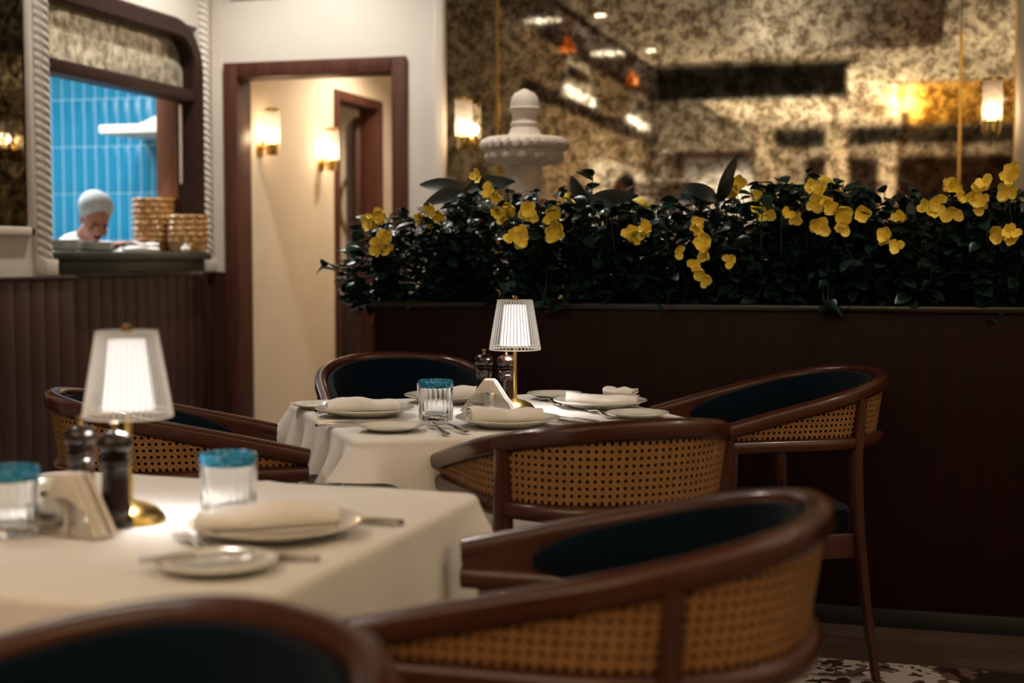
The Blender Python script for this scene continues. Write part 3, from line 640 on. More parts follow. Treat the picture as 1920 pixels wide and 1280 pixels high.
def tumbler(lab, x, y, rz=0):
    t = thing('tumbler', lab, 'glass', (x, y, TZ), rz, 'blue rimmed ribbed tumblers')
    fl = lambda a, k: 1+.05*abs(math.sin(11*a))
    out = [(.036,0),(.040,.004),(.0405,.012),(.041,.05),(.0415,.079),(.042,.082)]
    inn = [(.0375,.082),(.0368,.05),(.035,.02),(.030,.014),(.0005,.013)]
    n = 96; V = []; F = []; K = out+inn
    for k, (r_, z) in enumerate(K):
        for i in range(n):
            a = 2*PI*i/n; q = r_*(fl(a, k) if 1 <= k <= 4 else (1-.4*(fl(a, k)-1) if k == 7 else 1)); V.append((q*math.cos(a), q*math.sin(a), z))
    for k in range(len(K)-1):
        for i in range(n): F.append((k*n+i, k*n+(i+1) % n, (k+1)*n+(i+1) % n, (k+1)*n+i))
    F.append(tuple(reversed(range(n))))
    obj('body', (V, F), 'glass', t, sm=60)
    obj('rim', lathe([(.0378,.082),(.0418,.082),(.0438,.085),(.0438,.097),(.0425,.100),(.039,.100),(.0378,.097),(.0378,.082)], 64, cap=False), 'glass_blue', t)
    return t
tg = tumbler('blue-rimmed ribbed tumbler on the middle table', -1.144, 3.308)
dup(tg, 'blue-rimmed tumbler on the near table behind the folded napkin', (-1.027, 1.985, TZ), .3)
dup(tg, 'blue-rimmed tumbler at the left edge of the near table', (-1.265, 1.765, TZ), .8)
PL = [(.50,0),(.56,.004),(.60,.010),(.80,.052),(.98,.085),(1.0,.092),(.995,.100),(.97,.098),(.78,.070),(.62,.036),(.56,.028),(.001,.026)]
def plate(lab, x, y, r, grp, rz=0):
    t = thing('plate', lab, 'plate', (x, y, TZ), rz, grp); hs = 1.7 if r < .1 else 1.75
    obj('dish', lathe([(a*r, b*r*hs) for a, b in PL], 56), 'porcelain', t)
    obj('rim_line', sweep([(r*.985*math.cos(a), r*.985*math.sin(a), r*.0995*hs) for a in np.linspace(0, 2*PI, 57)[:-1]], circ(.0007, 5), closed=True), 'porcelain_rim', t)
    return t
G1, G2 = 'dinner plates', 'side plates'
p1 = plate('dinner plate with folded napkin at the front of the middle table', -.942, 3.249, .126, G1)
dup(p1, 'dinner plate with rolled napkin at the left of the middle table', (-1.353, 3.359, TZ))
dup(p1, 'dinner plate partly hidden behind the tumbler at the back of the middle table', (-1.255, 3.745, TZ))
dup(p1, 'dinner plate with crumpled napkin at the right of the middle table', (-.819, 3.713, TZ))
dup(p1, 'blurred dinner plate with folded napkin on the near table', (-.895, 1.875, TZ))
s1 = plate('side plate with forks beside it at the front left of the middle table', -1.177, 3.083, .079, G2)
dup(s1, 'side plate at the far left corner of the middle table', (-1.538, 3.493, TZ))
dup(s1, 'empty side plate at the back of the middle table behind the lamp', (-.993, 3.903, TZ+.004))
dup(s1, 'empty side plate at the right edge of the middle table', (-.678, 3.515, TZ))
dup(s1, 'blurred side plate at the front of the near table', (-.868, 1.645, TZ))
dup(s1, 'blurred side plate at the far left of the near table', (-1.455, 2.125, TZ))
def napkin(lab, x, y, z, rz, Lx=.17, W=.085, lay=4, hgt=.008, seed=0, tap=0.):
    r = random.Random(seed); path = []; Hh = lay*hgt
    for q in np.linspace(0, 1, 60):
        f_ = .30+.70*q; an = -PI/2-2*PI*2.4*(1-q); e_ = .9
        cx_, sz_ = math.cos(an), math.sin(an)
        path.append((W/2*f_*math.copysign(abs(cx_)**e_, cx_)+.10*W*(1-q), Hh/2+Hh/2*f_*math.copysign(abs(sz_)**e_, sz_)-.10*Hh*(1-q)))
    for q in (.25, .5, .75, 1.): path.append((-W*.5*q*.9, 0))
    path = np.array(path); N = len(path); M = 15; th_ = .0022
    d = np.gradient(path, axis=0); d /= np.linalg.norm(d, axis=1)[:, None]; nn = np.c_[-d[:, 1], d[:, 0]]
    V = []; F = []; ph = r.uniform(0, 6)
    for j in range(M):
        u = j/(M-1); X = (u-.5)*Lx
        puff = 1+.10*math.sin(PI*u)+.16*math.sin(6*u+ph)+.06*math.sin(17*u+ph); wsc = 1-tap*u+.04*math.sin(7*u+ph)
        for sg in (1, -1):
            for i in range(N):
                p = path[i]+nn[i]*th_*sg*.5
                V.append((X+.006*math.sin(p[0]*40+ph)*u, p[0]*wsc+.010*math.sin(3*u+ph), max(0, (p[1]+th_/2)*puff+.0025*math.sin(9*u+p[0]*50+ph)*(p[1]/(lay*hgt)))))
    K = 2*N
    for j in range(M-1):
        for i in range(N-1):
            F.append((j*K+i, j*K+i+1, (j+1)*K+i+1, (j+1)*K+i)); F.append((j*K+N+i, (j+1)*K+N+i, (j+1)*K+N+i+1, j*K+N+i+1))
        for a, b in ((0, N), (N-1, 2*N-1)): F.append((j*K+a, j*K+b, (j+1)*K+b, (j+1)*K+a))
    for j in (0, M-1):
        for i in range(N-1): F.append((j*K+i, j*K+N+i, j*K+N+i+1, j*K+i+1))
    o = obj('cloth_napkin', (V, F), 'napkin', None, True, (x, y, z), (0,0,rz), sm=65)
    return tag(o, lab, 'napkin', 'folded cloth napkins')
ZN = TZ+.0085
napkin('rolled white napkin across the front plate of the middle table', -.945, 3.235, ZN, R(34), .175, .066, 4, .0085, 1)
napkin('rolled white napkin on the left plate of the middle table', -1.355, 3.36, ZN, R(30), .19, .08, 4, .008, 2, .1)
napkin('folded white napkin on the back plate behind the tumbler', -1.262, 3.735, ZN, R(20), .16, .09, 5, .007, 3)
napkin('folded white napkin on the right plate of the middle table', -.815, 3.713, ZN, R(12), .19, .10, 3, .0085, 4, .2)
napkin('second fold of white napkin heaped at the right plate end', -.765, 3.745, ZN+.026, R(-25), .09, .07, 2, .008, 9, .25)
napkin('blurred folded napkin on the near plate with its rolled end to the right', -.915, 1.885, ZN, R(28), .20, .10, 4, .0085, 5, .3)
# cutlery: real outlines bent along their length
def strip(pts, th_=.0018, zf=lambda x: 0., ny=1):
    # pts: list of (x, y0, y1)
    V = []; F = []; n = len(pts)
    for x, a, b in pts: V += [(x, a, zf(x)), (x, b, zf(x)), (x, b, zf(x)+th_), (x, a, zf(x)+th_)]
    for i in range(n-1):
        for k in range(4): F.append((i*4+k, i*4+(k+1) % 4, (i+1)*4+(k+1) % 4, (i+1)*4+k))
    F += [(3,2,1,0), (4*n-4, 4*n-3, 4*n-2, 4*n-1)]
    return V, F
hand = [(0,-.004,.004),(.003,-.008,.008),(.015,-.0085,.0085),(.05,-.006,.006),(.08,-.0035,.0035),(.115,-.003,.003)]
zc = lambda x: .003+.006*math.exp(-((x-.105)/.035)**2)+.004*max(0, (x-.16)/.04)
def fork(lab, x, y, rz, z=TZ, rot=None):
    t = thing('fork', lab, 'fork', (x, y, z), rz, 'table forks')
    obj('handle', strip(hand, .0028, zc), 'steel', t)
    obj('head', strip([(.115,-.003,.003),(.125,-.008,.008),(.135,-.0115,.0115),(.152,-.012,.012)], .002, zc), 'steel', t)
    for k in range(4):
        c = -.0102+.0068*k; obj('tine', strip([(.151,c-.0018,c+.0018),(.175,c-.0016,c+.0016),(.196,c*.95-.0008,c*.95+.0008)], .0018, zc), 'steel', t)
    if rot: t.rotation_euler = rot
    return t
def knife(lab, x, y, rz, z=TZ, ln=1.):
    t = thing('knife', lab, 'knife', (x, y, z), rz, 'table knives')
    obj('handle', strip([(0,-.004,.004),(.003,-.0075,.0075),(.04,-.0075,.0075),(.095,-.0055,.0055)], .0065, lambda x: .001), 'steel', t)
    obj('blade', strip([(.094,-.005,.004),(.10,-.008,.006),(.16,-.0085,.007),(.195,-.006,.007),(.21,.002,.006)], .0016, lambda x: .003), 'steel', t)
    t.scale = (ln, 1, 1); return t
def ang(a, b): return math.atan2(b[1]-a[1], b[0]-a[0])
f1 = fork('fork beside the front plate of the middle table, left one', -1.02, 3.025, ang((-1.02,3.025), (-1.135,3.21)))
dup(f1, 'fork beside the front plate of the middle table, right one', (-.985, 3.062, TZ+.002), ang((-.985,3.062), (-1.115,3.215)))
dup(f1, 'fork lying behind the left plate of the middle table', (-1.29, 3.515, TZ), ang((-1.287,3.51), (-1.405,3.662)))
dup(f1, 'fork leaning off the right plate of the middle table', (-.734, 3.455, TZ), ang((-.734,3.449), (-.84,3.63)))
dup(f1, 'fork with upturned tines in front of the back side plate', (-.93, 3.71, TZ), ang((-.93,3.71), (-1.02,3.86)))
dup(f1, 'blurred dark fork beside the near side plate', (-.90, 1.69, TZ), ang((-.905,1.674), (-1.021,1.80)))
k1 = knife('knife in the cutlery pair at the left front of the middle table, outer one', -1.374, 3.100, ang((-1.374,3.103), (-1.147,3.248)))
dup(k1, 'knife in the cutlery pair at the left front of the middle table, inner one', (-1.382, 3.125, TZ), ang((-1.374,3.103), (-1.147,3.255)))
dup(k1, 'knife right of the front plate, nearer one', (-.768, 3.30, TZ), ang((-.773,3.309), (-.90,3.40)))
dup(k1, 'knife right of the front plate, farther one', (-.742, 3.34, TZ), ang((-.773,3.309), (-.90,3.41)))
dup(k1, 'butter knife end poking from under the far left side plate', (-1.50, 3.385, TZ), R(62))
dup(k1, 'blurred knife right of the near dinner plate', (-.743, 1.995, TZ), R(176))
dup(k1, 'blurred knife in front of the near dinner plate', (-.762, 1.728, TZ), R(189))
k9 = dup(k1, 'butter knife resting on the near side plate', (-.955, 1.598, TZ+.012), R(35)); k9.scale = (.75, 1, 1)

# ------------------------------------------------------------------ fountain behind the planter
t = thing('stone_fountain', 'pale carved stone fountain with a scalloped bowl behind the planter', 'fountain', (-1.649, 5.95, 0))
obj('pedestal', lathe([(.30,0),(.30,.06),(.22,.10),(.18,.16),(.15,.5),(.17,.80),(.22,.86),(.22,.90),(.12,.95)], 32), 'fountain_stone', t)
obj('column', lathe([(.12,.94),(.10,1.0),(.08,1.15),(.078,1.28),(.070,1.33),(.062,1.37),(.060,1.41),(.066,1.44),(.072,1.48),(.074,1.52),(.076,1.55)], 36), 'fountain_stone', t)
bo = obj('bowl', lathe([(.072,1.543),(.105,1.548),(.145,1.565),(.165,1.588),(.172,1.612),(.16,1.618),(.05,1.62)], 64), 'fountain_stone', t)
obj('rope_rim', lathe([(.170,1.608),(.186,1.618),(.191,1.636),(.183,1.654),(.158,1.666),(.05,1.662)], 120, lambda a, k: 1+.030*math.sin(28*a+k*1.1)*(k < 5)), 'fountain_stone', t)
for i in range(14):
    a = 2*PI*i/14; obj('boss', ell((.150*math.cos(a), .150*math.sin(a), 1.581), (.027,.027,.021), 14, 8), 'fountain_stone', bo)
obj('finial', lathe([(.10,1.655),(.078,1.668),(.066,1.69),(.058,1.71),(.062,1.718),(.062,1.726),(.054,1.732),(.052,1.75),(.058,1.772),(.068,1.784),(.069,1.79),(.063,1.795),(.062,1.815),(.056,1.838),(.042,1.856),(.022,1.866),(.012,1.872),(.001,1.875)], 40), 'fountain_stone', t)

# ------------------------------------------------------------------ planter
PX0, PX1, PY0, PY1, PZ = -1.79, XR, 4.535, 4.99, 1.004
t = thing('planter_box', 'long dark wooden planter box dividing the room, full of flowering foliage', 'planter', (0,0,0))
for i, (a, b) in enumerate(((PX0, .62), (.622, PX1))): obj('front_panel', box(a, b, PY0, PY0+.03, .06, PZ-.022, .0015), 'planter_wood', t)
obj('plinth', box(PX0+.01, PX1, PY0-.02, PY0+.02, 0, .06, .003), 'black', t)
obj('end_panel', box(PX0, PX0+.03, PY0+.03, PY1, 0, PZ-.022, .002), 'planter_wood', t); obj('back_panel', box(PX0, PX1, PY1-.03, PY1, 0, PZ-.022, .002), 'planter_wood', t)
obj('rim', join(box(PX0-.012, PX1, PY0-.014, PY0+.035, PZ-.022, PZ, .005), box(PX0-.012, PX1, PY1-.035, PY1+.012, PZ-.022, PZ, .005), box(PX0-.012, PX0+.035, PY0, PY1, PZ-.022, PZ, .005)), 'planter_rim', t)
obj('soil_bed', box(PX0+.03, PX1, PY0+.03, PY1-.03, .85, .96), 'soil', t, False)
t = thing('bead_post', 'slim turned wooden post end beside the planter corner', 'post', (-1.815, 4.60, 0))
obj('shaft', lathe([(.012,0),(.012,.86),(.009,.9)], 12), 'door_wood', t); obj('knob', ell((0,0,.915), (.014,.014,.02)), 'door_wood', t)
# foliage
SIL = [(-1.88,1.232),(-1.82,1.297),(-1.72,1.33),(-1.66,1.34),(-1.57,1.355),(-1.47,1.375),(-1.37,1.385),(-1.28,1.38),(-1.2,1.375),(-1.14,1.40),(-1.1,1.45),(-1.05,1.41),(-1.0,1.345),(-.91,1.33),(-.82,1.345),(-.73,1.335),(-.64,1.345),(-.55,1.35),(-.47,1.385),(-.41,1.42),(-.35,1.38),(-.26,1.415),(-.21,1.37),(-.14,1.355),(-.06,1.38),(.02,1.345),(.12,1.35),(.2,1.36),(.29,1.37),(.7,1.36),(1.2,1.35)]
def leafmesh(name, L, W, mt, cup=.2, droop=.15, n=5):
    V = []; F = []
    for i in range(n+1):
        u = i/n; wv = W*.5*math.sin(PI*min(1, u*.96+.02))**.75*(1.05-.25*u); y = L*u; z = -droop*L*u*u
        V += [(-wv, y, z+cup*wv), (0, y, z), (wv, y, z+cup*wv)]
    for i in range(n):
        for k in (0, 1): F.append((i*3+k, i*3+k+1, i*3+k+4, i*3+k+3))
    return mesh(name, V, F, mt, True, 80)
LM = [leafmesh('leaf', .052, .040, 'leaf', .25, .15), leafmesh('leaf', .046, .038, 'leaf', .35, .3), leafmesh('leaf', .060, .040, 'leaf', .15, .2)]
LMnp = [(np.array([v.co for v in me.vertices]), [tuple(p.vertices) for p in me.polygons]) for me in LM]
def basis(d, roll):
    d = Vector(d).normalized(); up = Vector((0,0,1)); s = d.cross(up)
    if s.length < 1e-3: s = Vector((1,0,0))
    s.normalize(); u = s.cross(d); M = Matrix((s, d, u)).transposed(); return M @ Matrix.Rotation(roll, 3, 'Y')
def basisn(d, tilt):
    d = Vector(d).normalized(); n = Vector((tilt, -1, .35)); s_ = d.cross(n).normalized(); u = s_.cross(d); return Matrix((s_, d, u)).transposed()
bushes = [(-1.70,.20),(-1.42,.20),(-1.14,.18),(-.88,.18),(-.60,.18),(-.32,.18),(-.05,.18),(.22,.18),(.52,.22),(.9,.25)]
blabs = ['at the left end of the planter, spilling over its corner', 'left of the fountain column', 'rising tallest to the right of the fountain', 'below the reflected man', 'left of the drooping yellow sprig', 'behind the drooping yellow sprig', 'right of the drooping yellow sprig', 'at the right edge below the yellow clusters', 'just beyond the right edge', 'farthest right along the planter']
for bi, (bx, bw) in enumerate(bushes):
    t = thing('leafy_bush', 'dark green leafy bush '+blabs[bi], 'plant', (bx, 4.75, .96), 0, 'leafy bushes in the planter')
    leaves = []; stems = []
    ns = 64 if bi < 8 else 34
    for k in range(ns):
        x0 = bx+random.uniform(-bw, bw); y0 = random.uniform(4.60, 4.93)
        zt_ = np.interp(x0, [a for a, _ in SIL], [b for _, b in SIL])
        front = random.random() < .38
        if front:
            y0 = random.uniform(4.57, 4.64); top_ = random.uniform(1.03, zt_-.03); out = random.uniform(.02, .09)
        else: top_ = zt_-random.random()**2*.12; out = random.uniform(-.02, .05)
        tipx = x0+random.uniform(-.07, .07)
        if bi == 0 and random.random() < .35: tipx -= random.uniform(.03, .12)
        P = []
        for u in np.linspace(0, 1, 8): P.append((x0+(tipx-x0)*u*u, y0-out*u*u*(1 if front else 1), .955+(top_-.955)*u+.012*math.sin(5*u+k)))
        if random.random() < .05 and front: P[-1] = (P[-1][0], PY0-.05, .985); P[-2] = (P[-2][0], PY0-.03, 1.03)
        stems.append(tube([(p[0]-bx, p[1]-4.75, p[2]-.96) for p in P], .0016, 4, up=(0,1,0)))
        nl = int(9+38*(top_-.95))
        for i in range(nl):
            u = .12+.88*(i+random.random())/nl; q = np.array([np.interp(u, np.linspace(0, 1, 8), [p[c] for p in P]) for c in range(3)])
            az = random.uniform(0, 2*PI); el = random.uniform(-.5, .7); d = (math.cos(az)*math.cos(el), math.sin(az)*math.cos(el)-.25, math.sin(el))
            leaves.append((q, d, random.uniform(-.7, .7), random.uniform(.65, 1.2), random.randrange(3)))
    leaves.sort(key=lambda l: l[0][1]-.25*(l[0][2]-1.2))
    nobj = (120 if bi < 8 else 0); V = []; F = []
    for j, (q, d, roll, sc, mi) in enumerate(leaves):
        M = basis(d, roll)
        if j < nobj:
            o = link('leaf', LM[mi], t); M4 = (M*sc).to_4x4(); M4.translation = (q[0]-bx, q[1]-4.75, q[2]-.96); o.matrix_local = M4
        else:
            A = np.array(M)*sc; n0 = len(V); V += list(LMnp[mi][0] @ A.T+q-np.array((bx, 4.75, .96))); F += [tuple(i+n0 for i in f) for f in LMnp[mi][1]]
    o = obj('foliage', (V, F), 'leaf', t); o['kind'] = 'stuff'
    obj('stems', join(*stems), 'stem', t)
# broad dark leaves sticking out
def broad(lab, base, leaves):
    t = thing('broad_leaf_plant', lab, 'plant', base, 0, 'broad dark leaves in the planter')
    for (d, L, W, roll, droop) in leaves:
        me = leafmesh('leaf', L, W, 'broad_leaf', .25, droop, 10); o = link('leaf', me, t); M4 = basisn(d, roll).to_4x4(); o.matrix_local = M4
    obj('stem', tube([(0,0,-.35),(0,0,.01)], .006, 8, up=(1,0,0)), 'stem', t)
broad('broad dark leaves arching over the left bush near the fountain', (-1.52, 4.72, 1.385), [((-1,-.2,.25), .17, .06, .3, .35), ((.9,-.3,.25), .17, .07, -.3, .35), ((-.7,-.6,-.2), .15, .06, .1, .3)])
broad('single broad dark leaf lying right of the tall bush', (-1.09, 4.66, 1.32), [((1,-.2,.35), .18, .075, -.5, .35), ((-.2,-.4,.8), .11, .05, .2, .2)])
broad('upright broad dark leaf rising above the middle of the planter', (-.645, 4.70, 1.335), [((.42,-.05,1), .165, .042, .1, .02), ((-.7,-.3,.55), .12, .06, .4, .5), ((-.8,-.2,.15), .13, .05, -.2, .5), ((.3,-.3,.4), .10, .045, .2, .2)])
# yellow flower sprigs: flower > petals
def petalmesh():
    V = []; F = []; nu, nv = 5, 5; L, W = .036, .034
    for i in range(nu+1):
        u = i/nu; wv = W*.5*math.sin(PI*(.08+.80*u))**.7
        for j in range(nv):
            v = -1+2*j/(nv-1); V.append((wv*v, L*u*(1-.06*v*v), .010*u*u+.007*v*v*u-.004*u+.0012*math.sin(7*v+4*u)))
    for i in range(nu):
        for j in range(nv-1): F.append((i*nv+j, i*nv+j+1, (i+1)*nv+j+1, (i+1)*nv+j))
    return mesh('petal', V, F, 'petal', True, 80)
PM = petalmesh(); CM = mesh('flower', *lathe([(.001,-.006),(.003,-.004),(.0038,.002),(.0015,.005),(.0005,.006)], 8), 'petal', True)
SPR = [(-1.775,4.515,1.276,6),(-1.735,4.500,1.204,5),(-1.667,4.660,1.276,2),(-1.640,4.720,1.320,2),(-1.484,4.760,1.431,1),(-1.426,4.720,1.363,2),(-1.338,4.580,1.308,4),(-1.280,4.545,1.227,4),(-1.230,4.560,1.289,3),(-1.171,4.570,1.271,3),(-1.140,4.580,1.227,2),(-0.927,4.600,1.226,2),(-0.879,4.580,1.252,2),(-0.691,4.560,1.251,3),(-0.666,4.545,1.216,2),(-0.674,4.520,1.165,2),(-0.693,4.510,1.127,1),(-0.666,4.505,1.088,2),(-0.575,4.505,1.144,1),(-0.753,4.580,1.173,1),(-0.578,4.820,1.386,2),(-0.495,4.800,1.349,2),(-0.497,4.640,1.304,2),(-0.413,4.640,1.285,2),(-0.316,4.620,1.364,2),(-0.306,4.590,1.328,2),(-0.262,4.560,1.298,3),(-0.236,4.550,1.256,2),(-0.293,4.540,1.248,2),(-0.098,4.550,1.230,2),(-0.073,4.530,1.189,1),(0.084,4.680,1.378,3),(0.036,4.550,1.287,2),(0.066,4.540,1.303,2),(0.121,4.550,1.311,2),(0.176,4.580,1.361,2),(0.176,4.550,1.302,2),(0.222,4.540,1.237,2),(0.260,4.530,1.220,2),(0.261,4.590,1.392,2),(0.271,4.600,1.344,2),(-0.183,4.620,1.291,1),(-0.060,4.620,1.273,1),
       (-1.2,4.97,1.36,3),(-.95,4.98,1.34,3),(-.3,4.97,1.40,3)]
clus = [([0,1],'at the left tip of the planter'),([2,3],'small pair left of the broad dark leaves'),([4,5],'small high blossoms beside the fountain bowl'),([6,7],'large cluster in front of the fountain column'),([8,9,10],'cluster right of the fountain column'),([11,12],'pale cluster half hidden in the leaves below the reflected man'),([13,14,15,16,17],'long drooping sprig in the middle of the planter'),([18],'single blossom right of the drooping sprig'),([19],'dull orange blossom left of the drooping sprig'),([20,21],'blurred blossoms behind the upright broad leaf'),([22,23],'scattered blossoms right of the upright leaf'),([24,25],'upper cluster right of the middle'),([26,27,28],'lower hanging cluster right of the middle'),([29,30],'small cluster between the two large right ones'),([31],'high blurred cluster near the brass joint'),([32,33,34],'cluster lower left at the right end'),([35,36],'tall rounded blossoms at the right end'),([37,38],'lowest cluster at the right edge'),([39,40],'topmost blossoms at the right edge'),([41],'single blossom above the right leaves'),([42],'single half hidden blossom near the right clusters'),([43],'cluster on the far side of the planter, left one'),([44],'cluster on the far side of the planter, middle one'),([45],'cluster on the far side of the planter, right one')]
for ids, lab in clus:
    c = np.mean([SPR[i][:3] for i in ids], axis=0); b = (c[0]+.03, c[1]+.10, 1.0)
    t = thing('flower_sprig', 'yellow flower sprig, '+lab, 'flowers', b, 0, 'yellow flower sprigs'); st = []
    for i in ids:
        x, y, z, n = SPR[i]; q_ = 1-(.055 if y < 4.66 else .03 if y < 4.9 else 0)/4.6; x, y, z = x*q_, y*q_, 1.156+(z-1.156)*q_
        for k in range(n):
            p = np.array((x+random.uniform(-.026, .026)*(n > 1), y+random.uniform(-.015, .015), z+random.uniform(-.024, .024)*(n > 1)))
            dv = Vector((random.uniform(-.6, .6), -1+random.uniform(-.3, .3), random.uniform(-.5, .4)))
            if y > 4.9: dv.y = 1
            M4 = (basis(dv, random.uniform(0, 6)) @ Matrix.Rotation(-PI/2, 3, 'X')).to_4x4(); M4.translation = p-np.array(b)
            fl = link('flower', CM, t); fl.matrix_local = M4; sc = random.uniform(.85, 1.15)
            npet = random.choice((3, 3, 4)); a0 = random.uniform(0, 6)
            for q in range(npet):
                pe = link('petal', PM, fl); pe.rotation_euler = (R(random.uniform(5, 45)), 0, a0+2*PI*q/npet+random.uniform(-.25, .25)); pe.rotation_mode = 'XYZ'; pe.scale = (sc*random.uniform(.8,1.1),)*3
            p0 = np.array(b); mid = (p0+p)/2+np.array((0, .03, .06)); st.append(tube([p0-b, mid-b, p+np.array((0,.006,0))-b], .0011, 4, up=(0,1,.01)))
    obj('stems', join(*st), 'stem', t)
tag(obj('candle_lamp', lathe([(.02,0),(.02,.06),(.012,.075),(.001,.085)], 16), 'candle', loc=(-2.47, 7.45, 1.50), scale=.6), 'tiny orange candle lamp glowing beside the mirror pilaster', 'candle')
tag(obj('candle_stand', lathe([(.09,0),(.09,.015),(.012,.03),(.012,1.48),(.03,1.50)], 16), 'dark_brass', loc=(-2.47, 7.45, 0)), 'slim brass stand carrying the tiny candle lamp', 'stand')

# ------------------------------------------------------------------ things on the kitchen pass
CZ = 1.18
def basket_me():
    prof = []; n = 72
    for k in range(11): prof.append((.104+.018*(k/10)**.8, .0+.0068*k))
    V, F = lathe(prof, n, lambda a, k: 1+.05*math.sin(13*a+(k % 2)*PI), cap=True)
    V2, F2 = lathe([(.122,.060),(.127,.066),(.125,.075),(.118,.077),(.112,.068),(.080,.010),(.001,.010)], n, lambda a, k: 1+.05*math.sin(13*a+k*1.4) if k < 5 else 1, cap=False)
    return mesh('basket', *join((V, F), (V2, F2)), 'rattan', True, 70)
BM = basket_me()
for sx, sy, n, nm, sc in ((-4.345, 7.50, 8, 'tall left', .96), (-4.10, 7.455, 5, 'short right', .93)):
    for k in range(n):
        o = link('bread_basket', BM, None, (sx+random.uniform(-.004,.004), sy+random.uniform(-.004,.004), CZ+k*.034), (0,0,random.uniform(0,6)), (sc, sc, 1))
        w_ = ['lowest', 'second lowest', 'third from the bottom', 'fourth from the bottom', 'fifth from the bottom', 'sixth from the bottom', 'seventh from the bottom', 'topmost'][k if k < n-1 else 7]
        tag(o, 'woven bread basket, %s in the %s stack on the pass' % (w_, nm), 'basket', 'nested bread baskets')
pm = mesh('plate', *lathe([(a*.105, b*.105*1.5) for a, b in PL], 36), 'porcelain', True)
for sx, sy, n, nm in ((-4.20, 6.63, 5, 'right'), (-4.24, 6.40, 6, 'left')):
    for k in range(n):
        o = link('plate', pm, None, (sx, sy, CZ+k*.0088)); w_ = ['lowest', 'second', 'third', 'fourth', 'fifth', 'sixth'][k]
        tag(o, 'white plate, %s from below in the %s plate stack on the pass' % (w_, nm), 'plate', 'stacked plates on the pass')
for i, (x, y, a, l) in enumerate(((-4.15, 7.02, 50, .2), (-4.17, 7.08, 75, .16))):
    o = napkin(('crumpled white cloth on the pass before the baskets, lower one', 'crumpled white cloth on the pass before the baskets, upper one')[i], x, y, CZ+.0015+.024*i, R(a), l, .10, 3, .008, 20+i, .2)
tag(obj('garlic_bulb', lathe([(.004,0),(.02,.004),(.026,.016),(.018,.030),(.006,.040),(.004,.052)], 20, lambda a, k: 1+.06*math.sin(6*a)), 'napkin', loc=(-4.03, 7.30, CZ)), 'small white bulb on the pass between the basket stacks', 'vegetable')

# ------------------------------------------------------------------ people
def remesh(name, parts, vox, mt, smooth=6):
    V, F = join(*parts); me = bpy.data.meshes.new(name); me.from_pydata(V, [], F); me.update()
    o = bpy.data.objects.new(name, me); COL.objects.link(o)
    m_ = o.modifiers.new('r', 'REMESH'); m_.mode = 'VOXEL'; m_.voxel_size = vox
    s_ = o.modifiers.new('s', 'SMOOTH'); s_.factor = .5; s_.iterations = smooth
    dg = bpy.context.evaluated_depsgraph_get(); me2 = bpy.data.meshes.new_from_object(o.evaluated_get(dg)); bpy.data.objects.remove(o)
    me2.name = name; me2.materials.clear(); me2.materials.append(MT[mt]); me2.polygons.foreach_set('use_smooth', [True]*len(me2.polygons)); return me2
def capsule(a, b, ra, rb, n=14):
    a, b = np.array(a, float), np.array(b, float); L = np.linalg.norm(b-a); d = Vector(b-a).normalized()
    pr = [(ra*math.cos(q), ra*math.sin(q)) for q in np.linspace(-PI/2+.01, 0, 5)]+[(rb*math.cos(q), L+rb*math.sin(q)) for q in np.linspace(0, PI/2-.01, 5)]
    V, F = lathe(pr, n); M = d.to_track_quat('Z', 'Y').to_matrix()
    return [tuple(M @ Vector(v)+Vector(a)) for v in V], F
def head_parts(c, rot):
    # local face along -y, up z, head about .23 tall
    from mathutils import Euler
    ps = [ell((0,.015,.03), (.076,.095,.095)), ell((0,-.02,-.03), (.062,.072,.085)), ell((0,-.055,-.085), (.034,.035,.03)), ell((0,-.094,-.022), (.014,.02,.026)), ell((0,-.099,-.036), (.017,.016,.012)),
          ell((-.03,-.082,.012), (.028,.014,.010)), ell((.03,-.082,.012), (.028,.014,.010)), ell((0,-.086,-.068), (.025,.014,.007)), ell((0,-.083,-.079), (.021,.014,.008)),
          ell((-.04,-.066,-.035), (.026,.022,.024)), ell((.04,-.066,-.035), (.026,.022,.024)), ell((-.076,.015,-.012), (.010,.020,.032)), ell((.076,.015,-.012), (.010,.020,.032))]
    return [xf(p, c, rot) for p in ps]
def rotl(v, rot):
    from mathutils import Euler
    return np.array(Euler(rot).to_matrix() @ Vector(v))
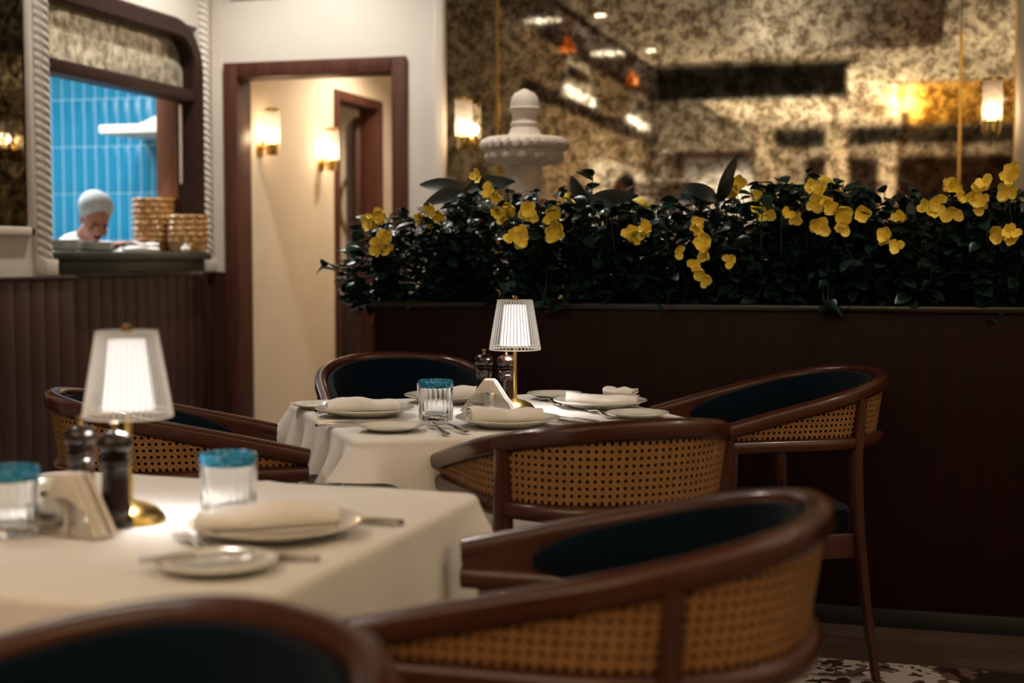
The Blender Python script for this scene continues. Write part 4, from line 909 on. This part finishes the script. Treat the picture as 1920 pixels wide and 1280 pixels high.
# cook behind the pass: bowed head, white net cap and jacket
HCx = np.array((-4.56, 7.22, 1.362)); hr = (R(30), R(6), R(52))      # face turned to the hatch and down
neck = HCx+rotl((0,.06,-.11), hr); sh_ = np.array((-4.74, 7.33, 1.19))
ax = np.array((math.cos(R(62)), math.sin(R(62)), 0))
SL, SR = sh_+ax*.19+np.array((0,0,-.02)), sh_-ax*.19+np.array((0,0,-.02))
hip = np.array((-4.86, 7.37, .92)); fw = np.array((.88, -.47, 0))
EL = SL+fw*.12+np.array((0,0,-.0))+ax*.07+np.array((0,0,-.05)); ER = SR+fw*.10-ax*.06+np.array((0,0,-.05))
HL = np.array((-4.36, 7.34, 1.215)); HR_ = np.array((-4.36, 7.10, 1.215))
body = head_parts(HCx, hr)+[capsule(neck+(HCx-neck)*.5, sh_+np.array((0,0,.03)), .05, .058), capsule(SL, SR, .06, .06), capsule(sh_-np.array((0,0,.06)), hip, .15, .14),
    capsule(hip+ax*.08, hip+ax*.10-np.array((0,0,.45)), .085, .06), capsule(hip-ax*.08, hip-ax*.10-np.array((0,0,.45)), .085, .06), capsule(hip+ax*.10-np.array((0,0,.45)), hip+ax*.10-np.array((0,0,.88)), .058, .04), capsule(hip-ax*.10-np.array((0,0,.45)), hip-ax*.10-np.array((0,0,.88)), .058, .04),
    capsule(hip+ax*.10-np.array((0,0,.89)), hip+ax*.10-np.array((0,0,.89))+fw*.15, .03, .028), capsule(hip-ax*.10-np.array((0,0,.89)), hip-ax*.10-np.array((0,0,.89))+fw*.15, .03, .028)]
for Sx, Ex, Hx, sg in ((SL, EL, HL, 1), (SR, ER, HR_, -1)):
    body += [capsule(Sx, Ex, .052, .042), capsule(Ex, Hx, .040, .026)]
    dirf = (Hx-Ex)/np.linalg.norm(Hx-Ex); body.append(xf(ell((0,0,0), (.038,.045,.018)), Hx+dirf*.04))
    for k in range(4): 
        f0 = Hx+dirf*.07+ax*(k-1.5)*.018; f1 = f0+dirf*(.035+.008*(k in (1, 2)))-np.array((0,0,.006)); body += [capsule(f0, f1, .009, .008, 8), capsule(f1, f1+dirf*.022-np.array((0,0,.012)), .008, .007, 8)]
    body.append(capsule(Hx+dirf*.02-sg*ax*.035, Hx+dirf*.055-sg*ax*.055-np.array((0,0,.004)), .010, .008, 8))
cook = link('person', remesh('person', body, .007, 'skin', 4)); tag(cook, 'cook in white jacket and hair net bending over the kitchen pass', 'person')
jk = [capsule(SL, SR, .078, .078), capsule(sh_-np.array((0,0,.06)), hip-np.array((0,0,.05)), .172, .17), capsule(sh_+np.array((0,0,.0)), neck+(sh_-neck)*.55, .085, .066)]
for Sx, Ex, Hx in ((SL, EL, HL), (SR, ER, HR_)): jk += [capsule(Sx, Ex, .070, .060), capsule(Ex, Ex+(Hx-Ex)*.82, .058, .045)]
link('jacket', remesh('jacket', jk, .011, 'uniform', 5), cook)
capV = []
cp = xf(ell((0,.05,.066), (.099,.112,.088), 28, 14), HCx, hr)
link('hair_net', remesh('hair_net', [cp, xf(ell((0,.04,.03), (.088,.10,.07), 24, 12), HCx, hr)], .008, 'hairnet', 4), cook)
for sx in (-.03, .03): obj('eye', xf(ell((sx,-.079,-.002), (.013,.008,.006), 10, 6), HCx, hr), 'eye', cook); obj('eyebrow', xf(ell((sx,-.092,.016), (.022,.006,.005), 10, 6), HCx, hr), 'hair', cook)
obj('moustache', xf(ell((0,-.098,-.058), (.026,.008,.007), 12, 6), HCx, hr), 'hair', cook)
c0 = sh_+np.array((0,0,.07)); st = [c0+ax*.075+fw*.01, c0+ax*.078+fw*.06-np.array((0,0,.01)), c0+ax*.05+fw*.14-np.array((0,0,.06)), c0+ax*.01+fw*.19-np.array((0,0,.13))]
obj('apron_strap', sweep(st, [(-.012,-.002),(.012,-.002),(.012,.002),(-.012,.002)], up=(.88,-.47,.3)), 'black', cook)
# guest standing behind the camera's left, seen in the mirror
gx, gy = -2.56, 2.95
G = np.array((gx, gy, 0)); gh = np.array((gx, gy, 1.745)); grot = (R(6), 0, R(180+55)); ga = np.array((math.cos(R(235)), math.sin(R(235)), 0))
gb = head_parts(gh, grot)+[capsule(gh+np.array((0,0,-.08)), G+np.array((0,0,1.5)), .055, .06), capsule(G+ga*.17+np.array((0,0,1.45)), G-ga*.17+np.array((0,0,1.45)), .06, .06), capsule(G+np.array((0,0,1.36)), G+np.array((0,0,.98)), .14, .13)]
for sg in (1, -1):
    sp = G+sg*ga*.19+np.array((0,0,1.44)); el_ = sp+sg*ga*.04-np.array((0,0,.29)); wr = el_+np.array((0,.02,-.26))
    gb += [capsule(sp, el_, .05, .042), capsule(el_, wr, .040, .028), xf(ell((0,0,0), (.025,.04,.05)), wr-np.array((0,0,.06)))]
    for k in range(4): gb.append(capsule(wr-np.array((0,0,.09))+np.array((0,(k-1.5)*.018,0)), wr-np.array((0,0,.15+.01*(k in (1,2))))+np.array((0,(k-1.5)*.016,0)), .009, .007, 8))
    gb.append(capsule(wr-np.array((0,0,.04))+np.array((0,-.035,0)), wr-np.array((0,0,.09))+np.array((0,-.055,0)), .010, .008, 8))
    hp = G+sg*ga*.09+np.array((0,0,.95)); gb += [capsule(hp, hp-np.array((0,0,.44)), .085, .058), capsule(hp-np.array((0,0,.44)), hp-np.array((0,0,.90)), .055, .04), capsule(hp-np.array((0,0,.915)), hp-np.array((0,0,.915))+np.array((0,-.0,0))+.15*np.array((math.sin(R(235)), -math.cos(R(235)), 0)), .034, .03)]
guest = link('person', remesh('person', gb, .010, 'skin_mirror', 4)); tag(guest, 'dark-haired man in a white shirt, seen reflected in the antique mirror', 'person')
js = [capsule(G+ga*.17+np.array((0,0,1.45)), G-ga*.17+np.array((0,0,1.45)), .075, .075), capsule(G+np.array((0,0,1.37)), G+np.array((0,0,1.0)), .158, .15), capsule(G+np.array((0,0,1.46)), G+np.array((0,0,1.55)), .08, .07)]
for sg in (1, -1):
    sp = G+sg*ga*.19+np.array((0,0,1.44)); el_ = sp+sg*ga*.04-np.array((0,0,.29)); wr = el_+np.array((0,.02,-.26)); js += [capsule(sp, el_, .066, .058), capsule(el_, wr, .056, .042)]
link('shirt', remesh('shirt', js, .012, 'uniform', 5), guest)
tr = [capsule(G+np.array((0,0,1.0)), G+np.array((0,0,.93)), .155, .15)]
for sg in (1, -1):
    hp = G+sg*ga*.09+np.array((0,0,.95)); tr += [capsule(hp, hp-np.array((0,0,.44)), .10, .074), capsule(hp-np.array((0,0,.44)), hp-np.array((0,0,.88)), .072, .06)]
link('trousers', remesh('trousers', tr, .012, 'black', 5), guest)
link('hair', remesh('hair', [xf(ell((0,.032,.050), (.084,.092,.088), 24, 12), gh, grot), xf(ell((0,.055,.0), (.076,.07,.075), 24, 12), gh, grot)], .009, 'hair', 3), guest)
for sx in (-.03, .03): obj('eye', xf(ell((sx,-.079,-.002), (.013,.008,.006), 10, 6), gh, grot), 'eye', guest)
